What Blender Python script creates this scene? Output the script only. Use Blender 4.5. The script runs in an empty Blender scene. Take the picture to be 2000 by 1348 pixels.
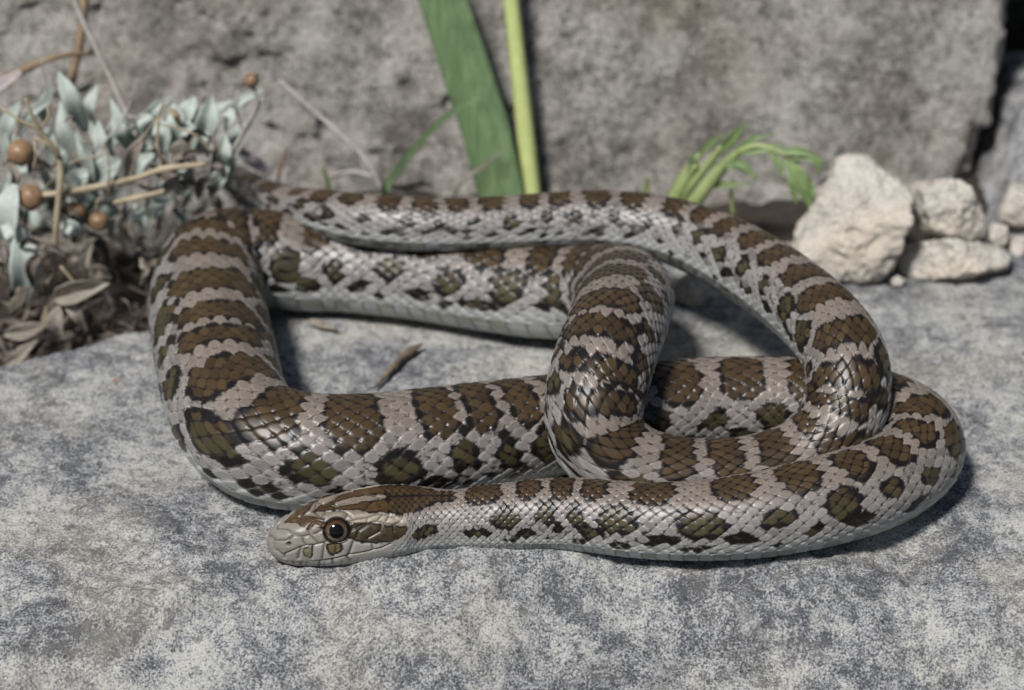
import bpy, math, random
import numpy as np
from mathutils import Vector

# ------------------------------------------------------------------ camera, sky, sun, exposure
U = 1e-4                       # design unit: 0.1 mm
E = math.radians(30.0)         # camera looks down by this much
FPX = 2000 * 100 / 36.0        # focal length in photo pixels (100 mm macro lens)
DIST = FPX
CAM = np.array([0.0, -DIST * math.cos(E), DIST * math.sin(E)])
FWD = np.array([0.0, math.cos(E), -math.sin(E)])
UPV = np.array([0.0, math.sin(E), math.cos(E)])

scene = bpy.context.scene
C = scene.collection
cam_data = bpy.data.cameras.new('camera')
cam = bpy.data.objects.new('camera', cam_data)
C.objects.link(cam)
cam.location = Vector(CAM * U)
cam.rotation_euler = (math.pi / 2 - E, 0, 0)
cam_data.lens = 100
cam_data.sensor_width = 36
cam_data.clip_start = 0.02
cam_data.clip_end = 100
cam_data.dof.use_dof = True
cam_data.dof.focus_distance = 0.488
cam_data.dof.aperture_fstop = 16
scene.camera = cam

SUN_AZ = math.radians(-148)    # compass direction the light comes from (0 = +Y, clockwise)
SUN_EL = math.radians(56)
world = bpy.data.worlds.new('World')
scene.world = world
world.use_nodes = True
wn = world.node_tree.nodes
sky = wn.new('ShaderNodeTexSky')
sky.sky_type = 'NISHITA'
sky.sun_disc = False
sky.sun_elevation = SUN_EL
sky.sun_rotation = SUN_AZ
world.node_tree.links.new(sky.outputs[0], wn['Background'].inputs[0])
wn['Background'].inputs[1].default_value = 0.05
sun_data = bpy.data.lights.new('sun', 'SUN')
sun = bpy.data.objects.new('sun', sun_data)
C.objects.link(sun)
sun_data.energy = 4.8
sun_data.angle = math.radians(9)
sun_data.color = (1.0, 0.98, 0.96)
to_sun = Vector((math.sin(SUN_AZ) * math.cos(SUN_EL), math.cos(SUN_AZ) * math.cos(SUN_EL), math.sin(SUN_EL)))
sun.rotation_euler = to_sun.to_track_quat('Z', 'Y').to_euler()
sun.location = to_sun * 2
scene.view_settings.view_transform = 'Standard'
scene.view_settings.look = 'None'
scene.view_settings.gamma = 1
scene.view_settings.use_curve_mapping = False
scene.view_settings.exposure = -0.08

# ------------------------------------------------------------------ maths helpers
#@GEOM
def at(px, py, z=0.0):
    """point (design units) seen at photo pixel (px, py) and lying at height z"""
    d = FWD + np.array([1.0, 0, 0]) * ((px - 1000) / FPX) - UPV * ((py - 674) / FPX)
    k = (z - CAM[2]) / d[2]
    return CAM + d * k

def at_y(px, py, Y):
    """point (design units) seen at a photo pixel and lying at depth Y"""
    d = FWD + np.array([1.0, 0, 0]) * ((px - 1000) / FPX) - UPV * ((py - 674) / FPX)
    return CAM + d * ((Y - CAM[1]) / d[1])

def depth(p):
    return float(np.dot(np.asarray(p) - CAM, FWD))

def smooth(a, b, x):
    t = np.clip((x - a) / (b - a), 0, 1)
    return t * t * (3 - 2 * t)

def _hash(i, j, k, seed):
    h = (i.astype(np.int64) * 374761393 + j.astype(np.int64) * 668265263 + k.astype(np.int64) * 1274126177 + seed * 974711) & 0x7fffffff
    h = ((h ^ (h >> 13)) * 1103515245) & 0x7fffffff
    h = ((h ^ (h >> 15)) * 12345677) & 0x7fffffff
    return ((h ^ (h >> 16)) & 0xffff) / 32767.5 - 1.0

def vnoise(p, seed=0):
    f = np.floor(p).astype(np.int64)
    t = p - f
    t = t * t * t * (t * (t * 6 - 15) + 10)
    x, y, z = f[..., 0], f[..., 1], f[..., 2]
    tx, ty, tz = t[..., 0], t[..., 1], t[..., 2]
    r = 0
    for dx in (0, 1):
        for dy in (0, 1):
            for dz in (0, 1):
                w = (tx if dx else 1 - tx) * (ty if dy else 1 - ty) * (tz if dz else 1 - tz)
                r = r + w * _hash(x + dx, y + dy, z + dz, seed)
    return r

def fbm(p, octaves=4, gain=0.5, lac=2.03, seed=0):
    a, s, q = 1.0, 0, np.array(p, dtype=float)
    for o in range(octaves):
        s = s + a * vnoise(q, seed + o * 17)
        a *= gain
        q = q * lac + 13.7
    return s

def spline(xs, ys, x):
    """natural-ish cubic (Catmull-Rom / Hermite with finite differences), ys may have columns"""
    xs = np.asarray(xs, float); ys = np.asarray(ys, float); x = np.asarray(x, float)
    m = np.empty_like(ys)
    h = np.diff(xs)
    sl = (np.diff(ys, axis=0).T / h).T
    m[0] = sl[0]; m[-1] = sl[-1]
    w = (h[:-1] / (h[:-1] + h[1:]))
    if ys.ndim > 1: w = w[:, None]
    m[1:-1] = sl[:-1] * (1 - w) + sl[1:] * w
    i = np.clip(np.searchsorted(xs, x) - 1, 0, len(xs) - 2)
    t = (x - xs[i]) / h[i]
    hh = h[i]
    if ys.ndim > 1: t = t[:, None]; hh = hh[:, None]
    t2, t3 = t * t, t * t * t
    return (2*t3 - 3*t2 + 1) * ys[i] + (t3 - 2*t2 + t) * hh * m[i] + (-2*t3 + 3*t2) * ys[i+1] + (t3 - t2) * hh * m[i+1]

# ------------------------------------------------------------------ the snake's course: where its middle line runs
# photo x, photo y, height of the middle line, radius as seen, lean of the back (x, y)
PATH = [
 (523,1064, 42, 20, 0,-.05), (560,1057, 50, 40, 0,-.05), (600,1048, 56, 52, 0,-.05), (655,1037, 61, 62, 0,-.05), (736,1021, 61, 64, 0,-.1),
 (800,1015, 58, 58, 0,-.1), (880,1016, 57, 57, 0,-.1), (960,1011, 64, 64, 0,0), (1040,1006, 68, 68, 0,0),
 (1120,1003, 71, 71, 0,0), (1200,1014, 73, 73, 0,0), (1300,1020, 76, 76, 0,0), (1400,1017, 80, 80, 0,-.05),
 (1500,1004, 84, 85, 0,-.1), (1600, 982, 86, 88, 0,-.15), (1700, 953, 87, 88, 0,-.2), (1775, 916, 87, 87, .1,-.2),
 (1806, 872, 87, 87, .1,-.1), (1778, 830, 87, 86, 0,-.1), (1680, 800, 87, 86, 0,-.3), (1560, 787, 88, 87, 0,-.4),
 (1400, 786, 90, 88, 0,-.4), (1200, 812, 96, 95, 0,-.3), (1050, 836,101,100, 0,-.25), (900, 858,107,106, 0,-.2),
 (750, 880,112,111, 0,-.2), (610, 888,117,116, 0,-.15), (505, 868,119,118, -.05,-.05), (447, 800,119,118, -.05,0),
 (424, 710,118,117, .1,0), (408, 625,114,114, .15,0), (404, 560,108,106, .15,0), (432, 505,102,99, .1,0),
 (500, 500, 97,94, 0,0), (590, 514, 94,92, 0,.1), (700, 523, 92,91, 0,.12), (820, 538, 92,90, 0,.12),
 (950, 560, 93,90, 0,.12), (1080, 577, 97,91, 0,.12), (1170, 572,112,92, -.1,.3), (1217, 573,155,93, -.35,0),
 (1216, 605,215,94, -.4,0), (1197, 660,268,96, -.4,0), (1171, 730,250,97, -.3,.0), (1153, 795,205,96, -.05,.1), (1156, 850,160,93, .2,.2),
 (1192, 898,122,89, .3,.1), (1250, 925, 98,84, .15,-.05), (1325, 937, 84,80, 0,-.1), (1410, 938, 79,78, 0,-.15), (1490, 928, 79,78, 0,-.15),
 (1562, 905, 88,79, 0,-.2), (1618, 868,118,80, -.05,-.2), (1652, 812,162,82, -.1,-.2), (1664, 750,204,82, -.05,-.15), (1652, 692,232,81, 0,-.1), (1615, 639,242,79, 0,0),
 (1552, 582,230,77, .1,.1), (1479, 531,212,76, .2,.15), (1410, 492,205,72, .2,.2), (1340, 461,208,67, .1,.25), (1270, 441,214,63, 0,.18),
 (1200, 431,220,59, 0,.12), (1100, 431,220,56, 0,.12), (1000, 437,216,54, 0,.12), (900, 442,213,53, 0,.12),
 (800, 440,212,54, 0,.12), (700, 432,200,52, 0,.12), (640, 424,188,46, 0,.25), (590, 412,172,39, 0,.2), (530, 388,140,32, 0,.1),
 (485, 358,105,25, 0,0), (440, 335, 70,19, 0,0), (390, 325, 40,12, 0,0), (335, 325, 20, 3, 0,0)]
PA = np.array(PATH, float)
def _lay():
    """control points -> smooth middle line whose coils touch without running through each other"""
    c = []
    for a in PATH:
        p = at(a[0], a[1], a[2])
        for _ in range(3):
            p = at(a[0], a[1], a[2] * depth(p) / FPX)
        c.append(p)
    c = np.array(c)
    r = np.array([a[3] * depth(p) / FPX for a, p in zip(PATH, c)])
    u = np.arange(len(c), dtype=float)
    cs = np.concatenate([[0], np.cumsum(np.linalg.norm(np.diff(c, axis=0), axis=1))])
    n = 300
    g = np.linspace(0, cs[-1], n)
    P = spline(cs, c, g); R = np.interp(g, cs, r); Ug = np.interp(g, cs, u)
    ker = np.exp(-0.5 * (np.arange(-4, 5) / 1.5) ** 2); ker /= ker.sum()
    def blur(A, k=ker):
        h = len(k) // 2
        Q = np.concatenate([np.repeat(A[:1], h, 0), A, np.repeat(A[-1:], h, 0)])
        return np.stack([np.convolve(Q[:, i], k, 'valid') for i in range(A.shape[1])], 1)
    hold = np.clip((Ug - 7) / 3, 0, 1)[:, None]          # the head stays where it is put
    P = P + hold * (blur(P) - P)
    P0 = P.copy()
    far = np.abs(g[:, None] - g[None]) > 2.3 * (R[:, None] + R[None])
    for it in range(90):
        d = P[:, None] - P[None]
        L = np.linalg.norm(d, axis=2) + 1e-6
        ov = np.where(far, (R[:, None] + R[None]) * 0.90 - L, 0)
        ov = np.clip(ov, 0, None)
        j = ov.argmax(1); o = ov[np.arange(n), j]
        push = d[np.arange(n), j] / L[np.arange(n), j][:, None] * o[:, None] * 0.35
        P = P + hold * push
        dl = P0 - P
        v = P - CAM; v /= np.linalg.norm(v, axis=1)[:, None]
        al = (dl * v).sum(1)[:, None] * v                # pulled back hard across the line of sight, softly along it
        P = P + hold * 0.16 * (blur(P) - P) + hold * (0.02 * al + 0.30 * (dl - al))
        grounded = np.maximum(P[:, 2], R * 0.93)
        P[:, 2] = np.where(Ug > 7, grounded, P[:, 2])
    return g, P, R, Ug
CS, CTRL, CTRL_R, CTRL_U = _lay()
_d = np.concatenate([[0], np.cumsum(np.linalg.norm(np.diff(CTRL, axis=0), axis=1))])
CS = _d
LEN = CS[-1]
HEAD_L = 300.0                                    # snout to nape

# head profile over arc position: half width, half height, squareness
HP = np.array([
 # s,   w,   h,  centre-lift
 (0,    1,   1,  -2), (3,  13,  12, -2), (8, 22, 20, -1), (16, 29, 28, 0), (28, 36, 35, 0), (45, 42, 41, 0), (70, 48, 47, 0),
 (100, 53, 52, 0), (135, 58, 55, 0), (170, 64, 55, 0), (205, 68, 53, 0), (235, 67, 51, 0), (265, 62, 50, 0), (300, 57, 51, 0), (350, 55, 54, 0)], float)

def _frames():
    """directions of the back along the course: carried along without twisting, then eased towards upright"""
    n = 2400
    g = np.linspace(0, LEN, n)
    P = spline(CS, CTRL, g)
    T = np.gradient(P, axis=0); T /= np.linalg.norm(T, axis=1)[:, None]
    u = np.interp(g, CS, CTRL_U)
    want = np.stack([np.interp(u, np.arange(len(PA)), PA[:, 4]), np.interp(u, np.arange(len(PA)), PA[:, 5]), np.ones(n)], 1)
    want -= T * (want * T).sum(1)[:, None]
    sure = np.linalg.norm(want, axis=1); want /= sure[:, None]
    D = np.empty((n, 3)); D[0] = want[0]
    for i in range(1, n):
        d = D[i - 1] - T[i] * np.dot(D[i - 1], T[i]); D[i] = d / np.linalg.norm(d)
    S = np.cross(D, T)
    phi = np.unwrap(np.arctan2((want * S).sum(1), (want * D).sum(1)))
    sig = 150.0 / (g[1] - g[0]); h = int(3 * sig)
    k = np.exp(-0.5 * (np.arange(-h, h + 1) / sig) ** 2)
    wt = np.concatenate([np.repeat(sure[:1] ** 2, h), sure ** 2, np.repeat(sure[-1:] ** 2, h)])
    ph = np.concatenate([np.repeat(phi[:1], h), phi, np.repeat(phi[-1:], h)])
    phi = np.convolve(ph * wt, k, 'valid') / np.convolve(wt, k, 'valid')
    return g, D * np.cos(phi)[:, None] + S * np.sin(phi)[:, None]
FR_G, FR_D = _frames()

def along(s):
    P = spline(CS, CTRL, s)
    R = spline(CS, CTRL_R, s)
    T = spline(CS, CTRL, np.minimum(s + 2, LEN)) - spline(CS, CTRL, np.maximum(s - 2, 0))
    T /= np.linalg.norm(T, axis=1)[:, None]
    D = np.stack([np.interp(s, FR_G, FR_D[:, k]) for k in range(3)], 1)
    D -= T * (D * T).sum(1)[:, None]
    D /= np.linalg.norm(D, axis=1)[:, None]
    S = np.cross(D, T)
    return P, R, T, D, S

# scale period along the body
SP_S = np.array([0, 300, 420, 560, 700, 850, 1100, 1600, 2600, 3600, 5000, 6200, 7200, 8200, LEN + 2000])
SP_P = np.array([13, 13, 15, 18, 22, 26, 28, 29, 32, 34, 31, 28, 25, 22, 18.])
NROW = 29
TH_V = math.radians(110)       # below this angle from the back lie the belly plates
DTH = 2 * TH_V / NROW

def _periods():
    """running count of scales, measured along the line of the back (longer than the middle line where the body arches)"""
    g = np.linspace(0, LEN, 6000)
    P, R, T, D, S = along(g)
    B = P + D * R[:, None]
    step = np.linalg.norm(np.diff(B, axis=0), axis=1)
    mid = np.linalg.norm(np.diff(P, axis=0), axis=1)
    k = np.ones(61) / 61
    ratio = np.convolve(np.pad(step / mid, 30, mode='edge'), k, 'valid')
    ratio = np.clip(ratio, 0.8, 1.7)
    p = np.interp(g, SP_S, SP_P)
    return g, np.concatenate([[0], np.cumsum(mid * ratio / (0.5 * (p[1:] + p[:-1])))]), np.append(ratio, ratio[-1])
PC_G, PC_C, PC_R = _periods()
def period_coord(s):
    return np.interp(s, PC_G, PC_C)

def tube_point(s, th, extra=0.0):
    """surface points for arrays s (n) and th (m) -> n x m x 3; extra is added along the normal direction"""
    P, R, T, D, S = along(s)
    w = R.copy(); h = R.copy(); lift = np.zeros_like(R)
    k = smooth(270, 360, s)
    w = k * w + (1 - k) * np.interp(s, HP[:, 0], HP[:, 1])
    h = k * h + (1 - k) * np.interp(s, HP[:, 0], HP[:, 2])
    n = 2.0 + 0.55 * (1 - smooth(200, 340, s)) * smooth(0, 40, s)
    ct, st = np.cos(th), np.sin(th)
    rr = (np.abs(ct)[None, :] ** n[:, None] + np.abs(st)[None, :] ** n[:, None]) ** (-1 / n[:, None])
    flat = 1 - 0.10 * smooth(math.radians(115), math.radians(180), np.abs(th))[None, :] * k[:, None]
    a = (h[:, None] * rr * flat + extra) * ct[None, :]
    b = (w[:, None] * rr + extra) * st[None, :]
    return P[:, None, :] + D[:, None, :] * a[..., None] + S[:, None, :] * b[..., None]
#@ENDGEOM

# ------------------------------------------------------------------ object helpers
def s2l(*c):
    """sRGB 0-255 -> linear rgb"""
    c = np.array(c, float) / 255.0
    return np.where(c <= 0.04045, c / 12.92, ((c + 0.055) / 1.055) ** 2.4)

def tag(o, label=None, cat=None, group=None, kind=None):
    if label: o['label'] = label
    if cat: o['category'] = cat
    if group: o['group'] = group
    if kind: o['kind'] = kind
    return o

def empty(name, loc=(0, 0, 0)):
    o = bpy.data.objects.new(name, None)
    o.empty_display_size = 0.01
    C.objects.link(o)
    o.location = loc
    return o

def mesh_obj(name, V, F, mat, parent=None, smooth_shade=True, color=None, attrs=None):
    """V n x 3 in design units, F n x 3/4 int array or list"""
    me = bpy.data.meshes.new(name)
    V = np.asarray(V, np.float64) * U
    if isinstance(F, np.ndarray):
        k = F.shape[1]
        me.vertices.add(len(V)); me.vertices.foreach_set('co', V.astype(np.float32).ravel())
        me.loops.add(F.size); me.loops.foreach_set('vertex_index', F.astype(np.int32).ravel())
        me.polygons.add(len(F))
        me.polygons.foreach_set('loop_start', np.arange(0, F.size, k, dtype=np.int32))
        me.polygons.foreach_set('loop_total', np.full(len(F), k, np.int32))
        me.update(calc_edges=True)
    else:
        me.from_pydata([tuple(v) for v in V], [], [tuple(f) for f in F])
    me.polygons.foreach_set('use_smooth', np.full(len(me.polygons), smooth_shade, bool))
    if color is not None:
        a = me.attributes.new('col', 'FLOAT_COLOR', 'POINT')
        a.data.foreach_set('color', np.concatenate([color, np.ones((len(color), 1))], 1).astype(np.float32).ravel())
    for k, v in (attrs or {}).items():
        a = me.attributes.new(k, 'FLOAT', 'POINT'); a.data.foreach_set('value', np.asarray(v, np.float32).ravel())
    me.validate()
    me.materials.append(mat)
    o = bpy.data.objects.new(name, me)
    C.objects.link(o)
    if parent: o.parent = parent
    return o

def grid_faces(n, m, wrap=False):
    i = np.arange(n - 1)[:, None]; j = np.arange(m if wrap else m - 1)[None, :]
    j2 = (j + 1) % m
    return np.stack([i * m + j, i * m + j2, (i + 1) * m + j2, (i + 1) * m + j], -1).reshape(-1, 4)

class Mat:
    """small node-tree writer"""
    def __init__(self, name):
        self.m = bpy.data.materials.new(name); self.m.use_nodes = True
        self.nt = self.m.node_tree; self.b = self.nt.nodes['Principled BSDF']
    def n(self, t, **kw):
        nd = self.nt.nodes.new('ShaderNode' + t)
        for k, v in kw.items():
            if k.startswith('_'): setattr(nd, k[1:], v)
            else: self.set(nd, k, v)
        return nd
    def set(self, nd, k, v):
        i = nd.inputs[int(k[1:])] if k[0] == 'i' and k[1:].isdigit() else nd.inputs[k.replace('__', ' ')]
        if isinstance(v, bpy.types.NodeSocket): self.nt.links.new(v, i)
        elif isinstance(v, bpy.types.Node): self.nt.links.new(v.outputs[0], i)
        else: i.default_value = v
    def out(self, k, v): self.set(self.b, k, v)
    def coord(self): return self.n('TexCoord').outputs['Object']
    def noise(self, scale, detail=4, rough=0.55, vec=None, dist=0.0):
        nd = self.n('TexNoise', Scale=scale, Detail=detail, Roughness=rough, Distortion=dist)
        if vec is not None: self.set(nd, 'Vector', vec)
        return nd.outputs[0]
    def ramp(self, fac, stops):
        nd = self.n('ValToRGB'); self.set(nd, 'Fac', fac)
        e = nd.color_ramp.elements
        while len(e) < len(stops): e.new(0.5)
        for el, (p, c) in zip(e, stops):
            el.position = p
            el.color = tuple(c) + (1,) if len(c) == 3 else c
        return nd.outputs[0]
    def mix(self, fac, a, b, mode='MIX'):
        nd = self.n('Mix', _data_type='RGBA', _blend_type=mode)
        for sock, v in ((nd.inputs[0], fac), (nd.inputs[6], a), (nd.inputs[7], b)):
            if isinstance(v, bpy.types.NodeSocket): self.nt.links.new(v, sock)
            elif isinstance(v, (int, float)): sock.default_value = v
            else: sock.default_value = tuple(v) + (1,)
        return nd.outputs[2]
    def math(self, op, a, b=0.0):
        nd = self.n('Math', _operation=op, i0=a, i1=b); return nd.outputs[0]
    def bump(self, h, strength=0.3, dist=0.0005, normal=None):
        nd = self.n('Bump', Strength=strength, Distance=dist, Height=h)
        if normal is not None: self.set(nd, 'Normal', normal)
        return nd.outputs[0]

#@@PARTS

# ------------------------------------------------------------------ the rock the snake lies on
def slab_edge(Y):
    return np.interp(Y, [-700, -95, 70, 200, 1400], [-2400, -1020, -735, -700, -690])

def ground_z(X, Y):
    """height of the rock's top (design units)"""
    p = np.stack([X / 420.0, Y / 420.0, 0 * X], -1)
    big = fbm(p, 3, 0.5, seed=2)
    near = smooth(-760, -560, Y) * (1 - smooth(500, 800, Y)) * (1 - smooth(900, 1200, np.abs(X)))   # worn level where the snake rests
    z = big * (30 * (1 - near) + 2)
    p2 = np.stack([X / 60.0, Y / 60.0, 0 * X + 3], -1)
    z = z + fbm(p2, 4, 0.55, seed=8) * (2.0 + 6.0 * (1 - near)) - 3.0
    led = fbm(np.stack([X / 210.0, Y / 120.0, 0 * X + 9], -1), 3, seed=55)
    z = z + 16 * (np.abs(led) ** 0.6 * np.sign(led)) * smooth(-740, -880, Y)
    pit = vnoise(np.stack([X / 26.0, Y / 22.0, 0 * X + 7], -1), 71)
    z = z - 7.0 * smooth(0.45, 0.8, pit) * (0.35 + 0.65 * (1 - near))
    ck = np.abs(fbm(np.stack([X / 260.0, Y / 170.0, 0 * X + 2], -1), 3, seed=81))
    z = z - 9.0 * (1 - smooth(0.0, 0.05, ck)) * (0.3 + 0.7 * (1 - near))
    # the front rolls over and falls away
    yf = -790 + 60 * np.sin(X / 330.0 + 0.6) + 30 * np.sin(X / 130.0)
    t = np.maximum(yf - Y, 0)
    z = z - (np.sqrt(t * t + 130 ** 2) - 130) * 1.25
    for (bx, by), rx, ry, hh_ in (((1060, 1100), 120, 34, 15), ((860, 1094), 80, 28, 10), ((480, 1075), 110, 40, 9)):
        q = at(bx, by, 0)
        z = z + hh_ * np.exp(-((X - q[0]) / rx) ** 2 - ((Y - q[1]) / ry) ** 2)
    # broken edge on the left, where the plant grows
    ed = slab_edge(Y) + 18 * vnoise(np.stack([X / 70, Y / 70, 0 * X], -1), 12)
    z = z - 190 * smooth(ed + 20, ed - 70, X)
    # and behind, below the boulder
    z = z - 150 * smooth(430, 560, Y + 25 * vnoise(np.stack([X / 90, Y / 90, 0 * X], -1), 15))
    return z

def rock_mat(name, pale, mid, dark, warm, sc=1.0, bumpk=1.0, cover=0.515, speck=True):
    """weathered limestone: pale crust over grey stone, ragged at every size, with pits and a few rusty specks"""
    M = Mat(name)
    co = M.coord()
    n1 = M.noise(60 * sc, 12, 0.70, co, 0.25)           # crust / bare stone
    n2 = M.noise(330 * sc, 8, 0.75, co, 0.0)
    n3 = M.noise(2300 * sc, 4, 0.7, co)
    n5 = M.noise(38 * sc, 3, 0.5, co)
    f = M.math('ADD', M.math('ADD', M.math('MULTIPLY', n1, 0.34), M.math('MULTIPLY', n2, 0.30)), M.math('MULTIPLY', n3, 0.36))
    o = cover
    base = M.ramp(f, [(o - 0.065, dark), (o - 0.018, mid), (o + 0.024, pale), (o + 0.09, tuple(min(1, c * 1.12) for c in pale))])
    base = M.mix(M.math('MULTIPLY', M.ramp(n5, [(0.50, (0, 0, 0)), (0.66, (1, 1, 1))]), 0.6), base, M.mix(0.5, base, warm))
    grit = M.ramp(n3, [(0.36, (0.35, 0.35, 0.37)), (0.47, (0.92, 0.92, 0.92)), (0.60, (1.18, 1.18, 1.16))])
    base = M.mix(0.5, base, grit, 'MULTIPLY')
    if speck:
        wob = M.n('TexNoise', Scale=420 * sc, Vector=co)
        vec = M.n('VectorMath', _operation='ADD', i0=co, i1=M.n('VectorMath', _operation='SCALE', i0=wob.outputs[1], Scale=0.004).outputs[0])
        v = M.n('TexVoronoi', Scale=70 * sc, Vector=vec.outputs[0])
        sp = M.math('MULTIPLY', M.math('LESS_THAN', v.outputs['Distance'], 0.085), M.math('GREATER_THAN', M.n('SeparateColor', Color=v.outputs['Color']).outputs[0], 0.80))
        base = M.mix(M.math('MULTIPLY', sp, 0.6), base, tuple(s2l(150, 112, 84)))
        # dark pits
        v2 = M.n('TexVoronoi', Scale=420 * sc, Vector=co)
        pit = M.math('MULTIPLY', M.math('LESS_THAN', v2.outputs['Distance'], 0.16), M.math('GREATER_THAN', M.n('SeparateColor', Color=v2.outputs['Color']).outputs[1], 0.75))
        base = M.mix(M.math('MULTIPLY', pit, 0.6), base, tuple(s2l(62, 60, 60)))
        # dark lichen spots and pale scuffs
        n6 = M.noise(300 * sc, 6, 0.62, co)
        base = M.mix(M.math('MULTIPLY', M.ramp(n6, [(0.605, (0, 0, 0)), (0.64, (1, 1, 1))]), 0.62), base, tuple(s2l(92, 92, 90)))
        n7 = M.noise(85 * sc, 9, 0.7, co, 0.5)
        base = M.mix(M.math('MULTIPLY', M.ramp(n7, [(0.60, (0, 0, 0)), (0.70, (1, 1, 1))]), 0.45), base, tuple(s2l(196, 195, 190)))
    M.out('Base Color', base)
    M.out('Roughness', 0.9)
    M.out('Specular IOR Level', 0.2)
    h = M.math('ADD', M.math('MULTIPLY', n2, 1.35), M.math('ADD', M.math('MULTIPLY', n1, 0.8), M.math('MULTIPLY', n3, 0.22)))
    M.out('Normal', M.bump(h, min(1.0, 0.6 * bumpk), 0.0022 * bumpk))
    return M.m

M_ROCK = rock_mat('limestone_slab', tuple(s2l(180, 179, 174)), tuple(s2l(144, 145, 147)), tuple(s2l(90, 91, 94)), tuple(s2l(196, 188, 170)))
M_BOULDER = rock_mat('limestone_boulder', tuple(s2l(220, 215, 206)), tuple(s2l(194, 189, 180)), tuple(s2l(136, 130, 123)), tuple(s2l(186, 170, 146)), 0.8, 1.6)
M_SIDE = rock_mat('limestone_side', tuple(s2l(174, 174, 174)), tuple(s2l(128, 128, 130)), tuple(s2l(86, 86, 89)), tuple(s2l(180, 175, 165)))
M_DARK = rock_mat('gap_shade_rock', tuple(s2l(84, 78, 70)), tuple(s2l(62, 58, 52)), tuple(s2l(40, 37, 34)), tuple(s2l(84, 74, 58)))  # dark colour helps the added rock read as a shaded gap
M_STONE = rock_mat('pale_stone', tuple(s2l(184, 178, 168)), tuple(s2l(164, 156, 146)), tuple(s2l(120, 113, 105)), tuple(s2l(192, 172, 148)), 1.1, 0.5, 0.475, False)

def build_slab():
    xs = np.concatenate([np.linspace(-2000, -1150, 60), np.arange(-1140, 1140, 6.0), np.linspace(1150, 2000, 60)])
    ys = np.concatenate([np.linspace(-1500, -1120, 40), np.arange(-1110, 330, 6.0), np.linspace(340, 1300, 70)])
    X, Y = np.meshgrid(xs, ys, indexing='ij')
    Z = ground_z(X, Y)
    o = mesh_obj('ground_rock', np.stack([X, Y, Z], -1).reshape(-1, 3), grid_faces(len(xs), len(ys)), M_ROCK)
    tag(o, 'mottled grey limestone slab under the coiled snake', kind='structure')
    return o
build_slab()

def plane_rock(name, centre, planes, mat, res=60, sharp=14.0, amp=(20, 6), freq=(1/200., 1/50.), seed=0, dents=(), parent=None, crack=0.0):
    """a stone cut by planes (normal, distance from centre), corners softened, surface roughened; dents = (direction point, radius, depth)"""
    u = np.linspace(-1, 1, res + 1)
    u = np.tan(u * math.pi / 4)
    A, B = np.meshgrid(u, u, indexing='ij')
    one = np.ones_like(A)
    Vs, Fs, off = [], [], 0
    gf = grid_faces(res + 1, res + 1)
    for f in ((A, B, one), (B, A, -one), (one, A, B), (-one, B, A), (B, one, A), (A, -one, B)):
        Vs.append(np.stack(f, -1).reshape(-1, 3)); Fs.append(gf + off); off += (res + 1) ** 2
    d = np.concatenate(Vs); F = np.concatenate(Fs)
    d /= np.linalg.norm(d, axis=1)[:, None]
    acc = 0
    for nx, ny, nz, dist in planes:
        nn = np.array([nx, ny, nz], float); nn /= np.linalg.norm(nn)
        acc = acc + np.clip(d @ nn / dist, 0, None) ** sharp
    r = acc ** (-1 / sharp)
    Pp = d * r[:, None]
    for a, f in zip(amp, freq):
        Pp = Pp + d * (a * fbm((Pp + 1000 + seed * 77) * f, 4, 0.55, seed=seed))[:, None]
    if crack:
        Pp = Pp - d * (11 * smooth(0.35, 0.7, vnoise(Pp / 48, seed + 21)) + 7 * smooth(0.4, 0.7, vnoise(Pp / 27, seed + 22)))[:, None]
        ck = np.abs(fbm((Pp + 300) * np.array([1/330., 1/330., 1/210.]), 3, seed=seed + 9))
        Pp = Pp - d * (crack * (1 - smooth(0, 0.045, ck)) * smooth(-0.3, 0.4, vnoise(Pp / 260, seed + 3)))[:, None]
    for q, rad, dep in dents:
        q = np.array(q, float) - centre
        Pp = Pp - d * (dep * np.exp(-((Pp - q) ** 2).sum(1) / rad ** 2))[:, None]
    # weld cube-map seams
    key = np.round(d * 1e5).astype(np.int64)
    _, idx, inv = np.unique(key, axis=0, return_index=True, return_inverse=True)
    inv = inv.ravel()
    F = inv[F]; Pp = Pp[idx]
    o = mesh_obj(name, Pp, F, mat, parent)
    o.location = tuple(np.asarray(centre, float) * U)
    return o

# boulder behind the snake: its front face leans back a little, right end undercut
fx = 700.0
b = plane_rock('boulder', np.array([-700.0, 1630, 750]), [
    (0.02, -1, 0.38, 676), (1, -0.12, 0.02, 1862), (0.88, -0.1, -0.45, 1915), (-1, 0, 0, 2200), (0, 1, 0, 900), (0, 0, 1, 1300), (0, 0, -1, 1000)],
    M_BOULDER, 210, 40.0, (24, 18, 9), (1/420., 1/110., 1/38.), 5,
    dents=[(at_y(1505, 130, 690), 38, 30), (at_y(1840, 200, 700), 70, 45), (at_y(1800, 260, 680), 40, 26), (at_y(330, 60, 740), 60, 30), (at_y(1440, 330, 650), 90, 40)], crack=26)
tag(b, 'big rough grey boulder standing upright behind the coiled snake', 'boulder')

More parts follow.
